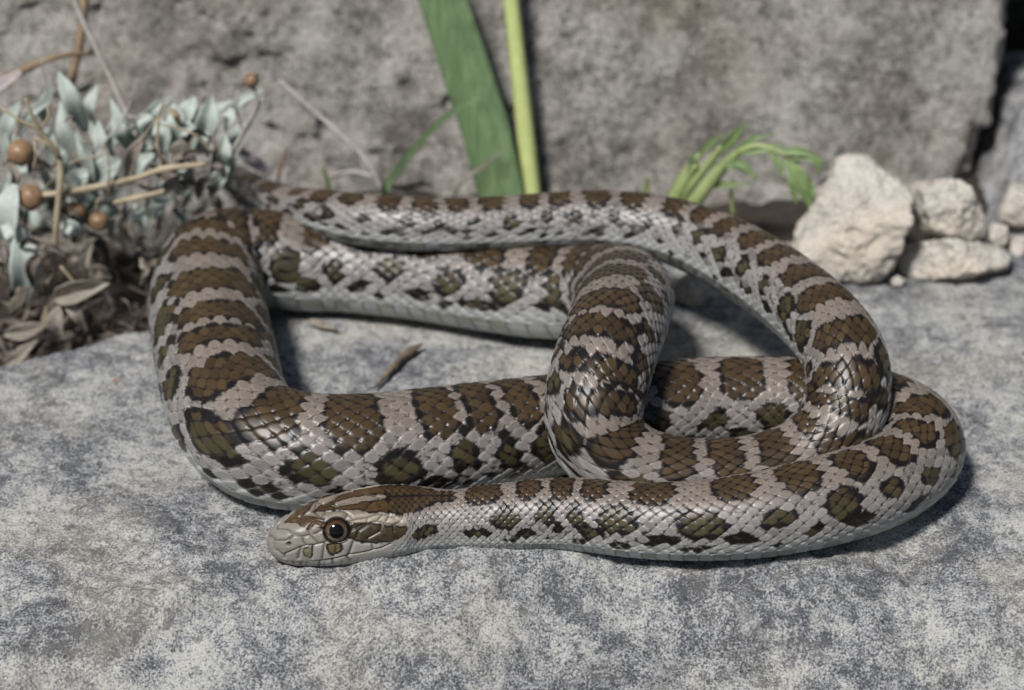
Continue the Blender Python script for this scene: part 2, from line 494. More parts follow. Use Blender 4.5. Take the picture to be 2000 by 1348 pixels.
# ------------------------------------------------------------------ small builders
def tube_mesh(pts, radii, sides=10, ripple=0.0, seed=0, n=None):
    """smooth round stalk through pts (k x 3)"""
    pts = np.asarray(pts, float); radii = np.asarray(radii, float)
    t = np.arange(len(pts), dtype=float)
    n = n or max(8, 6 * (len(pts) - 1))
    tt = np.linspace(0, t[-1], n)
    P = spline(t, pts, tt); R = np.interp(tt, t, radii)
    T = np.gradient(P, axis=0); T /= np.linalg.norm(T, axis=1)[:, None] + 1e-9
    ref = np.array([0.31, -0.6, 0.73])
    A = np.cross(T, ref); A /= np.linalg.norm(A, axis=1)[:, None] + 1e-9
    B = np.cross(T, A)
    az = np.linspace(0, 2 * math.pi, sides + 1)[:-1]
    rr = R[:, None] * np.ones(sides)[None]
    if ripple:
        rr = rr * (1 + ripple * vnoise(np.stack([tt[:, None] * 3 + 0 * az, np.cos(az)[None] * 1.3 + 0 * tt[:, None], np.sin(az)[None] * 1.3 + seed + 0 * tt[:, None]], -1), seed))
    V = P[:, None] + rr[..., None] * (np.cos(az)[None, :, None] * A[:, None] + np.sin(az)[None, :, None] * B[:, None])
    V = V.reshape(-1, 3)
    F = [tuple(f) for f in grid_faces(n, sides, True)]
    V = np.concatenate([V, [P[0], P[-1]]])
    k = n * sides
    for j in range(sides):
        F.append((k, (j + 1) % sides, j)); F.append((k + 1, (n - 1) * sides + j, (n - 1) * sides + (j + 1) % sides))
    return V, F

def blade_mesh(pts, widths, face, fold=0.15, thick=1.6, nw=7, n=None, twist=0.0, ruffle=0.0, seed=0):
    """leaf or blade: centre line pts, full widths, face = direction the upper side looks; folded along the midrib"""
    pts = np.asarray(pts, float); t = np.arange(len(pts), dtype=float)
    n = n or max(12, 7 * (len(pts) - 1))
    tt = np.linspace(0, t[-1], n)
    P = spline(t, pts, tt); W = np.maximum(np.interp(tt, t, widths) if len(widths) == len(pts) else np.interp(tt / t[-1], np.linspace(0, 1, len(widths)), widths), 0.4)
    T = np.gradient(P, axis=0); T /= np.linalg.norm(T, axis=1)[:, None] + 1e-9
    f = np.asarray(face, float)
    N = f[None] - T * (T @ f)[:, None]; N /= np.linalg.norm(N, axis=1)[:, None] + 1e-9
    B = np.cross(T, N)
    if twist:
        a = twist * tt / t[-1]
        N, B = N * np.cos(a)[:, None] + B * np.sin(a)[:, None], B * np.cos(a)[:, None] - N * np.sin(a)[:, None]
    u = np.linspace(-1, 1, nw)
    up = fold * (np.abs(u) - 0.5)[None, :] * W[:, None]
    if ruffle:
        up = up + ruffle * W[:, None] * (np.abs(u)[None] ** 2) * vnoise(np.stack([tt[:, None] * 2.2 + 0 * u, u[None] * 1.2 + seed + 0 * tt[:, None], 0 * tt[:, None] + 0 * u], -1), seed)
    mid = P[:, None] + B[:, None] * (u[None, :, None] * W[:, None, None] / 2) + N[:, None] * up[..., None]
    th = thick * (1 - 0.75 * u ** 2)[None, :, None] * np.minimum(1, W / 6)[:, None, None]
    top = mid + N[:, None] * th / 2; bot = mid - N[:, None] * th / 2 - N[:, None] * 0.1
    V = np.concatenate([top.reshape(-1, 3), bot.reshape(-1, 3)])
    m = n * nw
    F = [tuple(q) for q in grid_faces(n, nw)] + [tuple(q[::-1] + m) for q in grid_faces(n, nw)]
    for i in range(n - 1):
        a, b2 = i * nw, (i + 1) * nw
        F.append((a, b2, b2 + m, a + m)); a += nw - 1; b2 += nw - 1
        F.append((a, a + m, b2 + m, b2))
    for j in range(nw - 1):
        F.append((j, j + m, j + 1 + m, j + 1)); a = (n - 1) * nw + j
        F.append((a, a + 1, a + 1 + m, a + m))
    return V, F

def plain_mat(name, c1, c2, scale=120, rough=0.6, stretch=None, bump=0.2, trans=0.0, fine=900):
    M = Mat(name)
    co = M.coord()
    if stretch:
        mp = M.n('Mapping', Vector=co); mp.inputs['Scale'].default_value = stretch; co = mp.outputs[0]
    n1 = M.noise(scale, 4, 0.6, co); n2 = M.noise(fine, 3, 0.6, co)
    f = M.math('ADD', M.math('MULTIPLY', n1, 0.65), M.math('MULTIPLY', n2, 0.35))
    M.out('Base Color', M.ramp(f, [(0.34, tuple(c1)), (0.64, tuple(c2))]))
    M.out('Roughness', rough)
    M.out('Normal', M.bump(n2, bump, 0.0004))
    if trans:
        M.out('Subsurface Weight', trans); M.out('Subsurface Radius', (0.001, 0.0012, 0.0006)); M.out('Subsurface Scale', 1.0)
    return M.m

M_SILVER = plain_mat('silver_leaf', s2l(139, 148, 139), s2l(180, 189, 180), 90, 0.75, None, 0.15)
M_DRY = plain_mat('dry_leaf', s2l(96, 88, 78), s2l(158, 149, 137), 140, 0.8, None, 0.4)
M_DRYD = plain_mat('dark_dry_leaf', s2l(62, 55, 47), s2l(118, 108, 97), 140, 0.85, None, 0.4)
M_TAN = plain_mat('tan_stalk', s2l(132, 117, 93), s2l(179, 167, 140), 160, 0.7, None, 0.3)
M_STRAW = plain_mat('grey_straw', s2l(129, 124, 116), s2l(174, 169, 161), 200, 0.75, None, 0.3)
M_BARK = plain_mat('brown_stick', s2l(116, 95, 72), s2l(154, 133, 107), 150, 0.75, None, 0.4)
M_POD = plain_mat('seed_pod', s2l(114, 89, 65), s2l(147, 119, 91), 160, 0.42, None, 0.15)
M_CHIP = plain_mat('grey_bark_chip', s2l(141, 131, 127), s2l(184, 174, 171), 160, 0.8, None, 0.4)
M_TWIG = plain_mat('brown_twig', s2l(58, 47, 36), s2l(123, 107, 88), 220, 0.85, None, 0.5)
M_SOIL = plain_mat('dark_soil', s2l(26, 22, 17), s2l(61, 52, 44), 160, 0.95, None, 1.0, fine=1200)
M_BLADE = plain_mat('grass_blade', s2l(80, 104, 68), s2l(124, 146, 104), 60, 0.5, (16, 16, 0.6), 0.25)
M_STEMY = plain_mat('yellow_green_stalk', s2l(167, 178, 110), s2l(191, 199, 133), 60, 0.45, (14, 14, 1.2), 0.1)
M_HERB = plain_mat('herb_leaf', s2l(86, 109, 65), s2l(123, 142, 91), 90, 0.55, None, 0.15)
M_HERBST = plain_mat('herb_stalk', s2l(119, 135, 80), s2l(154, 165, 112), 90, 0.55, None, 0.15)
M_RED = plain_mat('red_stalk', s2l(110, 66, 60), s2l(146, 98, 84), 120, 0.7)

# ------------------------------------------------------------------ soil all round
def soil_z(X, Y):
    z = -125 + fbm(np.stack([X / 300, Y / 300, 0 * X], -1), 4, seed=61) * 22
    # banked up against the boulder behind the slab
    z = z - 900 * smooth(-500, -800, Y) * (1 - smooth(2500, 4000, np.hypot(X, Y)))
    return z + 115 * smooth(300, 520, Y) * (1 - smooth(1150, 1500, X)) * smooth(-800, -560, X)
def build_soil():
    a = np.concatenate([-np.geomspace(40000, 1700, 40), np.linspace(-1650, 1650, 160), np.geomspace(1700, 40000, 40)])
    X, Y = np.meshgrid(a, a + 300, indexing='ij')
    Z = soil_z(X, Y)
    Z = Z + fbm(np.stack([X / 30, Y / 30, 0 * X], -1), 3, seed=66) * 6
    Z = np.where(np.hypot(X, Y) > 2600, Z - 400 * smooth(2600, 6000, np.hypot(X, Y)) * 0, Z)
    o = mesh_obj('soil', np.stack([X, Y, Z], -1).reshape(-1, 3), grid_faces(len(a), len(a)), M_SOIL)
    tag(o, 'dark crumbly soil between and behind the rocks', kind='structure')
build_soil()

# ------------------------------------------------------------------ stones at the foot of the boulder
def stone(px, py, z, w, h, dpt, seed, label, mat=M_STONE, facets=12, squash=None, group=None, extra=()):
    """irregular broken stone centred where the pixel and height say; w, h, dpt are half sizes"""
    c = at(px, py, z)
    r = np.random.RandomState(seed)
    pl = []; bx_ = 1.06
    for i in range(facets):
        v = r.normal(size=3); v /= np.linalg.norm(v)
        k = math.sqrt((v[0] * w) ** 2 + (v[1] * dpt) ** 2 + (v[2] * h) ** 2)
        pl.append((*v, k * r.uniform(0.74, 0.98)))
    pl += [(1, 0.15, 0.1, w * bx_), (-1, 0.1, 0.2, w * bx_), (0, 1, 0, dpt), (0.1, -1, 0.15, dpt), (0.12, 0, 1, h * bx_), (0, 0.1, -1, h)] + list(extra)
    m = min(w, h, dpt)
    o = plane_rock('stone', c, pl, mat, 48, 13.0, (0.07 * m, 0.05 * m), (1.0 / (m * 1.2), 1.0 / (m * 0.35)), seed)
    tag(o, label, 'stone', group)
    return o

def shard(poly, z, dpt, seed, label):
    """broken angular stone: side planes follow its outline as a block with depth, front and back are broken faces"""
    P2 = np.array(poly, float); cx, cy = P2.mean(0)
    c = at(cx, cy, z); k = depth(c) / FPX
    r = np.random.RandomState(seed)
    pl = []
    for i in range(len(P2)):
        a, b_ = P2[i], P2[(i + 1) % len(P2)]
        e = b_ - a; nn = np.array([e[1], -e[0]]); nn /= np.linalg.norm(nn)
        d2 = nn @ (a - np.array([cx, cy]))
        if d2 < 0: nn, d2 = -nn, -d2
        t = r.uniform(-0.30, 0.22)
        v = np.array([1.0, 0, 0]) * nn[0] - UPV * nn[1] + FWD * t
        pl.append((*v, d2 * k * 1.02))
    for i in range(4):
        v = -FWD + np.array([1.0, 0, 0]) * r.uniform(-0.7, 0.7) + UPV * r.uniform(-0.5, 0.6); pl.append((*v, dpt * r.uniform(0.8, 1.0)))
    for i in range(3):
        v = FWD + np.array([1.0, 0, 0]) * r.uniform(-0.5, 0.5) + UPV * r.uniform(-0.3, 0.3); pl.append((*v, dpt))
    o = plane_rock('stone', c, pl, M_STONE, 56, 34.0, (0.09 * dpt, 0.07 * dpt, 0.035 * dpt), (1.0 / 70, 1.0 / 28, 1.0 / 11), seed)
    tag(o, label, 'stone')
shard([(1640, 300), (1692, 312), (1744, 352), (1770, 392), (1756, 470), (1738, 532), (1690, 550), (1596, 545), (1552, 490), (1566, 446), (1612, 350)], 108, 78, 4, 'tall pale cream stone leaning against the big boulder')
shard([(1790, 372), (1830, 352), (1876, 362), (1914, 400), (1926, 450), (1908, 474), (1850, 462), (1812, 452), (1796, 420)], 120, 60, 7, 'rounded pale stone sitting on top of a flat stone')
shard([(1750, 512), (1790, 478), (1850, 468), (1930, 476), (1966, 500), (1962, 524), (1880, 548), (1790, 548)], 28, 72, 9, 'flat pale stone underneath the rounded pale stone')
stone(1985, 412, 90, 40, 44, 40, 33, 'small white stone resting against the speckled grey rock')
stone(1949, 458, 62, 22, 20, 22, 35, 'tiny white pebble beside the flat pale stone')
stone(1350, 566, 22, 44, 34, 40, 41, 'small pale stone half hidden inside the coils of the snake')

shard([(1925, 478), (1950, 470), (1962, 486), (1950, 500), (1930, 498)], 24, 14, 61, 'small grey chip wedged at the right end of the flat stone')
shard([(1968, 470), (2000, 462), (2020, 482), (2004, 504), (1974, 500)], 26, 22, 62, 'grey rubble stone below the small white stone')
shard([(1738, 548), (1752, 538), (1768, 546), (1760, 558), (1744, 558)], 8, 9, 63, 'thumbnail-sized pale chip between the tall stone and the flat stone')
# grey speckled rock at the right and an added dark one that keeps the gap behind it dark
o = plane_rock('rock', np.array([1530.0, 640, -40]), [(-0.88, 0.05, 0.45, 480), (-0.05, -0.56, 0.83, 246), (1, 0, 0, 700), (0, 1, 0, 500), (0, 0.1, 1, 225), (0, 0, -1, 300)],
               M_SIDE, 90, 18.0, (22, 9, 4), (1/260., 1/80., 1/30.), 11)
tag(o, 'speckled blue-grey rock to the right of the pale stones', 'rock')
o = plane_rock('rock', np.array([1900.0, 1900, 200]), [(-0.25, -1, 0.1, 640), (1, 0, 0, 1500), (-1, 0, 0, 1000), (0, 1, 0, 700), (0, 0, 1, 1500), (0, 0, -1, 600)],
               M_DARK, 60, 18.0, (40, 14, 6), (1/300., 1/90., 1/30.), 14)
tag(o, 'added dark rock that keeps the gap beside the big boulder dark', 'rock')

# ------------------------------------------------------------------ grass and herb in front of the boulder
def thing(name, label, cat, loc, group=None):
    o = empty(name, tuple(np.asarray(loc, float) * U)); tag(o, label, cat, group); o['_o'] = [float(v) for v in loc]
    return o
def part(name, VF, mat, root):
    return mesh_obj(name, np.asarray(VF[0]) - np.array(root['_o']), VF[1], mat, root)
def face_y(px, py):
    """depth of the boulder's front face along this line of sight, less a little"""
    Y = 640.0
    for _ in range(6):
        p = at_y(px, py, Y); Y = 627 + 0.38 * p[2]
    return Y
def near_wall(px, py, off): return at_y(px, py, face_y(px, py) - off)

g = thing('grass_plant', 'broad flat green grass blade standing against the boulder', 'grass blade', at(985, 420, 0))
pts = [near_wall(700, -420, 230), near_wall(760, -270, 195), near_wall(815, -130, 165), near_wall(864, 0, 145), near_wall(893, 90, 130), near_wall(922, 180, 115), near_wall(950, 270, 100), near_wall(978, 390, 80), near_wall(988, 460, 60)]
part('blade', blade_mesh(pts[::-1], [70, 100, 103, 104, 102, 98, 84, 56, 6], (-0.25, -1, 0.25), -0.20, 4, 13, 80, 0.3, 0.04, 4), M_BLADE, g)
g = thing('grass_plant', 'round yellow-green stalk standing beside the broad grass blade', 'grass stalk', at(1045, 420, 0))
pts = [near_wall(950, -380, 95), near_wall(975, -180, 85), near_wall(998, 0, 72), near_wall(1012, 130, 66), near_wall(1026, 260, 60), near_wall(1038, 380, 55), near_wall(1044, 450, 50)]
part('stalk', tube_mesh(pts[::-1], [20, 20, 19, 17.5, 16.5, 14, 5], 16), M_STEMY, g)
g = thing('grass_plant', 'thin green blade arching across the broad grass blade', 'grass blade', at(748, 385, 30))
pts = [at_y(735, 400, 470), at_y(760, 355, 480), at_y(805, 295, 470), at_y(870, 228, 450), at_y(943, 190, 430)]
part('blade', blade_mesh(pts, [17, 16, 14, 12, 5], (0.3, -1, 0.5), 0.3, 2, 5), M_BLADE, g)
g = thing('grass_plant', 'short withered brown blade curving in front of the broad grass blade', 'grass blade', at(890, 385, 30))
pts = [at_y(880, 395, 450), at_y(905, 352, 445), at_y(945, 325, 440), at_y(978, 298, 430)]
part('blade', blade_mesh(pts, [8, 8, 9, 3], (0.3, -1, 0.5), 0.2, 2, 5), M_DRY, g)
g = thing('grass_plant', 'tiny green shoot behind the tail near the dry straw', 'grass blade', at(640, 385, 0))
part('blade', blade_mesh([at_y(645, 385, 430), at_y(640, 355, 430), at_y(630, 325, 425)], [9, 10, 3], (0.3, -1, 0.5), 0.2, 2, 5), M_HERB, g)
g = thing('grass_plant', 'tiny green shoot between the yellow-green stalk and the herb', 'grass blade', at(1262, 385, 0))
part('blade', blade_mesh([at_y(1256, 395, 430), at_y(1262, 365, 430), at_y(1266, 345, 425)], [12, 14, 4], (0.3, -1, 0.5), 0.2, 2, 5), M_HERBST, g)

h = thing('herb', 'bent green herb with narrow lobed leaves beside the tall pale stone', 'herb', at(1330, 420, 0))
Y0 = 420.0
def hy(px, py, d=0): return at_y(px, py, Y0 - d)
for pts, r in (([hy(1285, 430), hy(1315, 390), hy(1342, 345), hy(1360, 320, 10)], [17, 16, 13, 8]),
               ([hy(1320, 440), hy(1352, 400, 20), hy(1395, 345, 30), hy(1425, 312, 40), hy(1452, 290, 40)], [17, 16, 14, 10, 6]),
               ([hy(1300, 430), hy(1340, 372), hy(1385, 318, 10), hy(1410, 285, 20)], [13, 12, 9, 6]),
               ([hy(1440, 298, 40), hy(1480, 285, 50), hy(1530, 300, 60), hy(1560, 318, 60)], [8, 7, 6, 4]),
               ([hy(1432, 420, 20), hy(1428, 380, 20), hy(1432, 350, 20)], [4, 4, 3]), ([hy(1335, 430, 10), hy(1372, 375, 10), hy(1402, 330, 12), hy(1440, 300, 14)], [12, 11, 9, 6]), ([hy(1300, 420, -10), hy(1330, 350, -10), hy(1368, 300, -10)], [10, 9, 5])):
    part('stem', tube_mesh(pts, r, 9), M_HERBST, h)
for pts, w in (([hy(1400, 305, 20), hy(1425, 275, 25), hy(1458, 240, 30)], [8, 26, 4]), ([hy(1430, 300, 40), hy(1480, 292, 55), hy(1528, 284, 60)], [8, 24, 4]),
               ([hy(1520, 298, 60), hy(1565, 296, 70), hy(1614, 320, 75)], [8, 20, 4]), ([hy(1535, 312, 60), hy(1560, 350, 80), hy(1584, 405, 90)], [14, 40, 10]),
               ([hy(1545, 320, 60), hy(1548, 360, 85), hy(1555, 400, 92)], [10, 22, 4]), ([hy(1560, 330, 62), hy(1580, 365, 80), hy(1594, 388, 92)], [10, 20, 4]),
               ([hy(1395, 330, 30), hy(1425, 320, 50), hy(1462, 336, 60)], [8, 22, 5]), ([hy(1380, 365, 20), hy(1420, 360, 40), hy(1465, 358, 50)], [6, 14, 3]),
               ([hy(1345, 345, 10), hy(1352, 315, 15), hy(1350, 300, 15)], [8, 14, 3]), ([hy(1440, 290, 40), hy(1470, 272, 45), hy(1510, 262, 45)], [6, 12, 3]), ([hy(1365, 305, -8), hy(1385, 282, -5), hy(1412, 262, 0)], [6, 18, 3]), ([hy(1420, 318, 45), hy(1450, 322, 60), hy(1478, 350, 70)], [7, 20, 4]), ([hy(1500, 292, 60), hy(1520, 320, 70), hy(1528, 350, 78)], [6, 16, 3]), ([hy(1548, 310, 66), hy(1590, 312, 78), hy(1602, 345, 84)], [6, 16, 3])):
    part('leaf', blade_mesh(pts, w, (0.2, -1, 0.5), 0.25, 2.2, 7), M_HERB, h)

# ------------------------------------------------------------------ silver-leaved plant and dry litter at the left
def py_(px, py, Y): return at_y(px, py, Y)
sp = thing('silver_plant', 'silvery green leafy plant with round brown seed pods beside the coil', 'plant', at_y(230, 480, 330))
leaves = [((167, 258), (140, 195), (114, 141), 36, 330), ((155, 330), (130, 262), (119, 199), 44, 300), ((180, 365), (172, 315), (148, 262), 44, 260),
          ((248, 290), (236, 258), (221, 218), 28, 330), ((176, 362), (205, 332), (236, 312), 46, 250), ((344, 295), (346, 250), (340, 203), 46, 330),
          ((388, 295), (404, 240), (414, 190), 46, 310), ((352, 260), (364, 220), (382, 190), 36, 350), ((416, 345), (432, 305), (440, 264), 40, 290),
          ((300, 300), (275, 320), (260, 350), 34, 270), ((30, 360), (12, 420), (30, 500), 64, 170), ((40, 440), (48, 520), (44, 600), 60, 150),
          ((118, 440), (140, 445), (163, 462), 32, 190), ((322, 385), (306, 405), (290, 425), 30, 250), ((0, 430), (28, 455), (50, 485), 40, 160),
          ((262, 400), (272, 425), (284, 455), 32, 250), ((440, 255), (447, 232), (450, 210), 26, 320), ((205, 285), (202, 320), (212, 352), 36, 290),
          ((300, 265), (285, 240), (276, 222), 34, 330), ((320, 300), (318, 265), (308, 232), 40, 310), ((96, 330), (100, 290), (92, 250), 36, 330),
          ((130, 380), (150, 350), (170, 330), 40, 250), ((368, 300), (372, 268), (366, 236), 36, 300), ((60, 330), (40, 300), (28, 262), 30, 300),
          ((410, 380), (426, 350), (446, 325), 30, 270), ((350, 330), (364, 350), (360, 385), 34, 260), ((240, 360), (262, 336), (270, 300), 32, 290)]
rl = random.Random(5)
for i in range(64):
    x, y = rl.uniform(0, 455), rl.uniform(235, 480)
    if x > 300 and y > 400: continue
    an = rl.uniform(-2.6, -0.5); L = rl.uniform(60, 105)
    leaves.append(((x, y), (x + math.cos(an) * L * 0.5, y + math.sin(an) * L * 0.5), (x + math.cos(an + 0.3) * L, y + math.sin(an + 0.3) * L), rl.uniform(18, 32), rl.uniform(300, 470)))
for a, b_, c_, w, Y in leaves:
    pts = [py_(*a, Y + 10), py_(*b_, Y - 22), py_(*c_, Y + 4)]
    w *= 1.02
    part('leaf', blade_mesh(pts, [w * 0.22, w * 0.8, w * 1.05, w * 0.8, w * 0.12], (rl.uniform(-0.7, 0.6), -1, rl.uniform(0.2, 0.9)), rl.uniform(0.10, 0.3), 2.4, 9, 18, rl.uniform(-0.4, 0.4), 0.05, rl.randint(0, 99)), M_SILVER, sp)
stems = [([(50, 192), (62, 225), (82, 262), (116, 312), (114, 390), (106, 480), (100, 570), (84, 650)], [5, 6, 8, 10, 10, 10, 11, 12], 170),
         ([(66, 268), (92, 282), (114, 306)], [5, 6, 7], 168), ([(5, 212), (40, 236), (75, 252)], [4, 5, 5], 180), ([(92, 205), (94, 228), (80, 250)], [4, 4, 5], 172),
         ([(68, 275), (70, 305), (65, 330)], [5, 4, 5], 165), ([(48, 382), (80, 381), (142, 374), (249, 352), (320, 331), (402, 320)], [7, 9, 10, 10, 10, 7], 190),
         ([(222, 396), (270, 385), (320, 374), (350, 352)], [8, 9, 9, 7], 205), ([(491, 164), (503, 205), (470, 267), (445, 315), (427, 352)], [5, 7, 8, 9, 9], 280),
         ([(465, 178), (462, 210), (470, 240), (476, 258)], [4, 4, 4, 5], 285), ([(310, 230), (308, 280), (318, 320)], [5, 5, 5], 240), ([(190, 432), (188, 400), (196, 385)], [3, 3, 3], 200),
         ([(118, 520), (150, 560), (200, 640), (240, 660)], [5, 5, 5, 4], 120)]
for i in range(34):
    x, y = rl.uniform(0, 430), rl.uniform(250, 600)
    if (x > 270 and y > 420): continue
    an = rl.uniform(-2.4, -0.6) if rl.random() < 0.7 else rl.uniform(0, 6.28); L = rl.uniform(70, 190); bend = rl.uniform(-0.5, 0.5)
    stems.append(([(x, y), (x + math.cos(an) * L * 0.5, y + math.sin(an) * L * 0.5), (x + math.cos(an + bend) * L, y + math.sin(an + bend) * L)], [rl.uniform(2, 4.5)] * 3, rl.uniform(180, 380)))
for pts, r, Y in stems:
    part('stem', tube_mesh([py_(x, y, Y - 6 * math.sin(i * 1.7)) for i, (x, y) in enumerate(pts)], [v * 0.64 for v in r], 9, 0.25, len(pts)), M_TAN if Y < 270 else M_STRAW, sp)
def pod(px, py, Y, r, seed):
    c = at_y(px, py, Y)
    th_, ph_ = np.linspace(0, math.pi, 19), np.linspace(0, 2 * math.pi, 25)[:-1]
    d = np.stack([np.sin(th_)[:, None] * np.cos(ph_)[None], np.sin(th_)[:, None] * np.sin(ph_)[None], np.cos(th_)[:, None] + 0 * ph_[None]], -1).reshape(-1, 3)
    rr = r * (1 + 0.06 * vnoise(d * 2 + seed, seed) - 0.10 * np.exp(-((d[:, 2] - 1) / 0.12) ** 2) + 0.10 * np.exp(-((d[:, 2] + 1) / 0.05) ** 2))
    part('seed_pod', (c + d * rr[:, None], grid_faces(19, 24, True)), M_POD, sp)
pod(40, 298, 185, 26, 1); pod(60, 385, 185, 26, 2); pod(193, 432, 195, 20, 3); pod(491, 157, 280, 15, 4); pod(150, 412, 210, 17, 6)
for px, py in ((484, 150), (498, 148)):
    part('pod_tip', tube_mesh([at_y(px, py + 8, 276), at_y(px - 1, py - 4, 274)], [5, 2], 7), M_POD, sp)
dried = [((249, 345), (262, 300), (281, 262), 30, 220, M_DRY), ((335, 312), (356, 296), (384, 318), 40, 215, M_DRY), ((318, 368), (336, 352), (360, 340), 32, 200, M_DRY),
         ((104, 584), (150, 570), (214, 552), 46, 100, M_DRY), ((8, 652), (50, 648), (94, 632), 36, 70, M_DRY), ((114, 598), (110, 632), (122, 665), 40, 75, M_DRY),
         ((6, 716), (40, 694), (74, 664), 30, 40, M_DRY), ((121, 590), (150, 615), (172, 652), 24, 80, M_DRY), ((355, 300), (380, 258), (412, 268), 14, 230, M_DRYD),
         ((412, 268), (424, 290), (416, 324), 14, 230, M_DRYD), ((126, 240), (138, 232), (150, 240), 12, 200, M_DRY), ((60, 560), (40, 590), (20, 620), 34, 110, M_DRYD),
         ((330, 215), (344, 226), (352, 250), 16, 290, M_TAN), ((140, 405), (146, 420), (144, 436), 18, 190, M_DRYD), ((80, 500), (60, 520), (62, 560), 26, 130, M_DRYD)]
for i in range(90):
    x, y = rl.uniform(0, 450), rl.uniform(290, 690)
    if (x > 290 and y > 400) or y > 690 - x * 0.16: continue
    an = rl.uniform(0, 6.28); L = rl.uniform(30, 85)
    dried.append(((x, y), (x + math.cos(an) * L * 0.5, y + math.sin(an) * L * 0.5), (x + math.cos(an + 0.5) * L, y + math.sin(an + 0.5) * L), rl.choice([6, 9, 14, 22, 30]), rl.uniform(200, 330) * (1 if y < 480 else 0.6), rl.choice([M_DRY, M_DRYD, M_DRYD])))
for i in range(40):
    x, y = rl.uniform(300, 470), rl.uniform(335, 415)
    an = rl.uniform(0, 6.28); L = rl.uniform(30, 90)
    dried.append(((x, y), (x + math.cos(an) * L * 0.5, y + math.sin(an) * L * 0.5), (x + math.cos(an + 0.4) * L, y + math.sin(an + 0.4) * L), rl.choice([4, 6, 10, 18]), rl.uniform(470, 560), rl.choice([M_DRY, M_DRYD, M_DRYD, M_SILVER])))
for a, b_, c_, w, Y, mt in dried:
    part('dried_leaf', blade_mesh([py_(*a, Y + 8), py_(*b_, Y - 14), py_(*c_, Y + 6)], [w * 0.15, w * 0.8, w, w * 0.6, w * 0.1], (rl.uniform(-0.5, 0.5), -1, rl.uniform(0.3, 1.0)), rl.uniform(0.3, 0.8), 2.2, 9, 18, rl.uniform(-0.9, 0.9), 0.3, rl.randint(0, 99)), mt, sp)

# loose dry litter under the plant
def litter():
    Vs, Fs, off = [], [], 0
    r = np.random.RandomState(12)
    for i in range(380):
        X, Y = r.uniform(-1500, -660), r.uniform(-160, 560)
        if X > slab_edge(Y) - 10: continue
        z = -110 + r.uniform(0, 95) * smooth(-1300, -800, X)
        a = r.uniform(0, math.pi * 2); L = r.uniform(35, 110)
        p0 = np.array([X, Y, z]); dv = np.array([math.cos(a), math.sin(a), r.uniform(-0.4, 0.5)]) * L
        pts = [p0, p0 + dv * 0.5 + r.normal(size=3) * 10, p0 + dv]
        if i % 3 == 1: V, F = blade_mesh(pts, [3, r.uniform(8, 24), 3], r.normal(size=3) + (0, -0.5, 1.2), 0.5, 2, 5, 9, r.uniform(-1, 1), 0.4, i)
        else: V, F = tube_mesh(pts, [r.uniform(1.5, 4)] * 3, 6, 0.2, i, 8)
        Vs.append(V); Fs += [tuple(int(k) + off for k in f) for f in F]; off += len(V)
    o = mesh_obj('leaf_litter', np.concatenate(Vs), Fs, M_DRYD)
    tag(o, 'loose heap of dry brown leaves and stalks under the silvery plant', 'leaf litter', kind='stuff')
litter()

def stick(name, label, cat, pts, r, mat, ripple=0.25, seed=1):
    V, F = tube_mesh(pts, r, 9, ripple, seed)
    c = V.min(0)
    o = mesh_obj(name, V - c, F, mat); o.location = tuple(c * U)
    tag(o, label, cat)
    return o
stick('dry_stalk', 'long straight grey straw leaning over the silvery plant', 'straw', [py_(138, -30, 420), py_(153, 21, 410), py_(199, 117, 380), py_(240, 205, 350), py_(268, 270, 330)], [7, 7, 6.5, 6, 6], M_STRAW)
stick('dry_stalk', 'thick tan stick standing upright against the boulder behind the straw', 'stick', [py_(168, -30, 560), py_(164, 0, 555), py_(158, 71, 540), py_(142, 150, 520), py_(134, 200, 500)], [10, 10, 10, 9, 8], M_BARK)
stick('dry_stalk', 'thin brown stalk lying across behind the silvery plant', 'stalk', [py_(-30, 176, 420), py_(40, 140, 440), py_(107, 112, 470), py_(180, 102, 520)], [9, 8, 6, 4], M_BARK)
stick('dry_stalk', 'pale grey straw leaning on the boulder beside the seed pod', 'straw', [py_(546, 158, 560), py_(600, 206, 530), py_(660, 258, 500), py_(715, 312, 470), py_(745, 372, 450)], [5, 6, 6, 6, 5], M_STRAW)
stick('dry_stalk', 'thin reddish stalk poking up behind the tail', 'stalk', [py_(540, 372, 440), py_(548, 330, 440), py_(560, 290, 440)], [3, 3, 2], M_RED)
stick('dry_stalk', 'thin grey stalk lying flat behind the tail', 'stalk', [at_y(640, 345, 480), at_y(690, 336, 480), at_y(745, 350, 470)], [4, 5, 4], M_STRAW)
def chip(label, pts, w, mat, face=(0, -0.7, 0.7)):
    V, F = blade_mesh(pts, w, face, 0.3, 7, 7, 16, 0.1, 0.2, 3)
    c = V.min(0); o = mesh_obj('bark_chip', V - c, F, mat); o.location = tuple(c * U); tag(o, label, 'bark chip')
chip('pale grey bark chip resting where the tail disappears', [py_(466, 298, 400), py_(498, 318, 395), py_(530, 340, 390)], [22, 28, 20], M_CHIP)
chip('pale bark chip at the end of the thin brown stalk', [py_(-20, 182, 405), py_(10, 162, 408), py_(42, 140, 412)], [20, 24, 12], M_CHIP)
chip('small pale chip on the slab below the back coil', [at(605, 628, 8), at(630, 634, 10), at(655, 642, 8)], [10, 18, 6], M_DRY)
# twig on the slab
tw = [at(733, 757, 6), at(752, 735, 10), at(778, 707, 12), at(800, 688, 13), at(824, 672, 12)]
stick('twig', 'short dark pointed twig lying on the slab inside the coil', 'twig', tw, [2.5, 4.5, 7.5, 8, 3], M_TWIG, 0.5, 3)

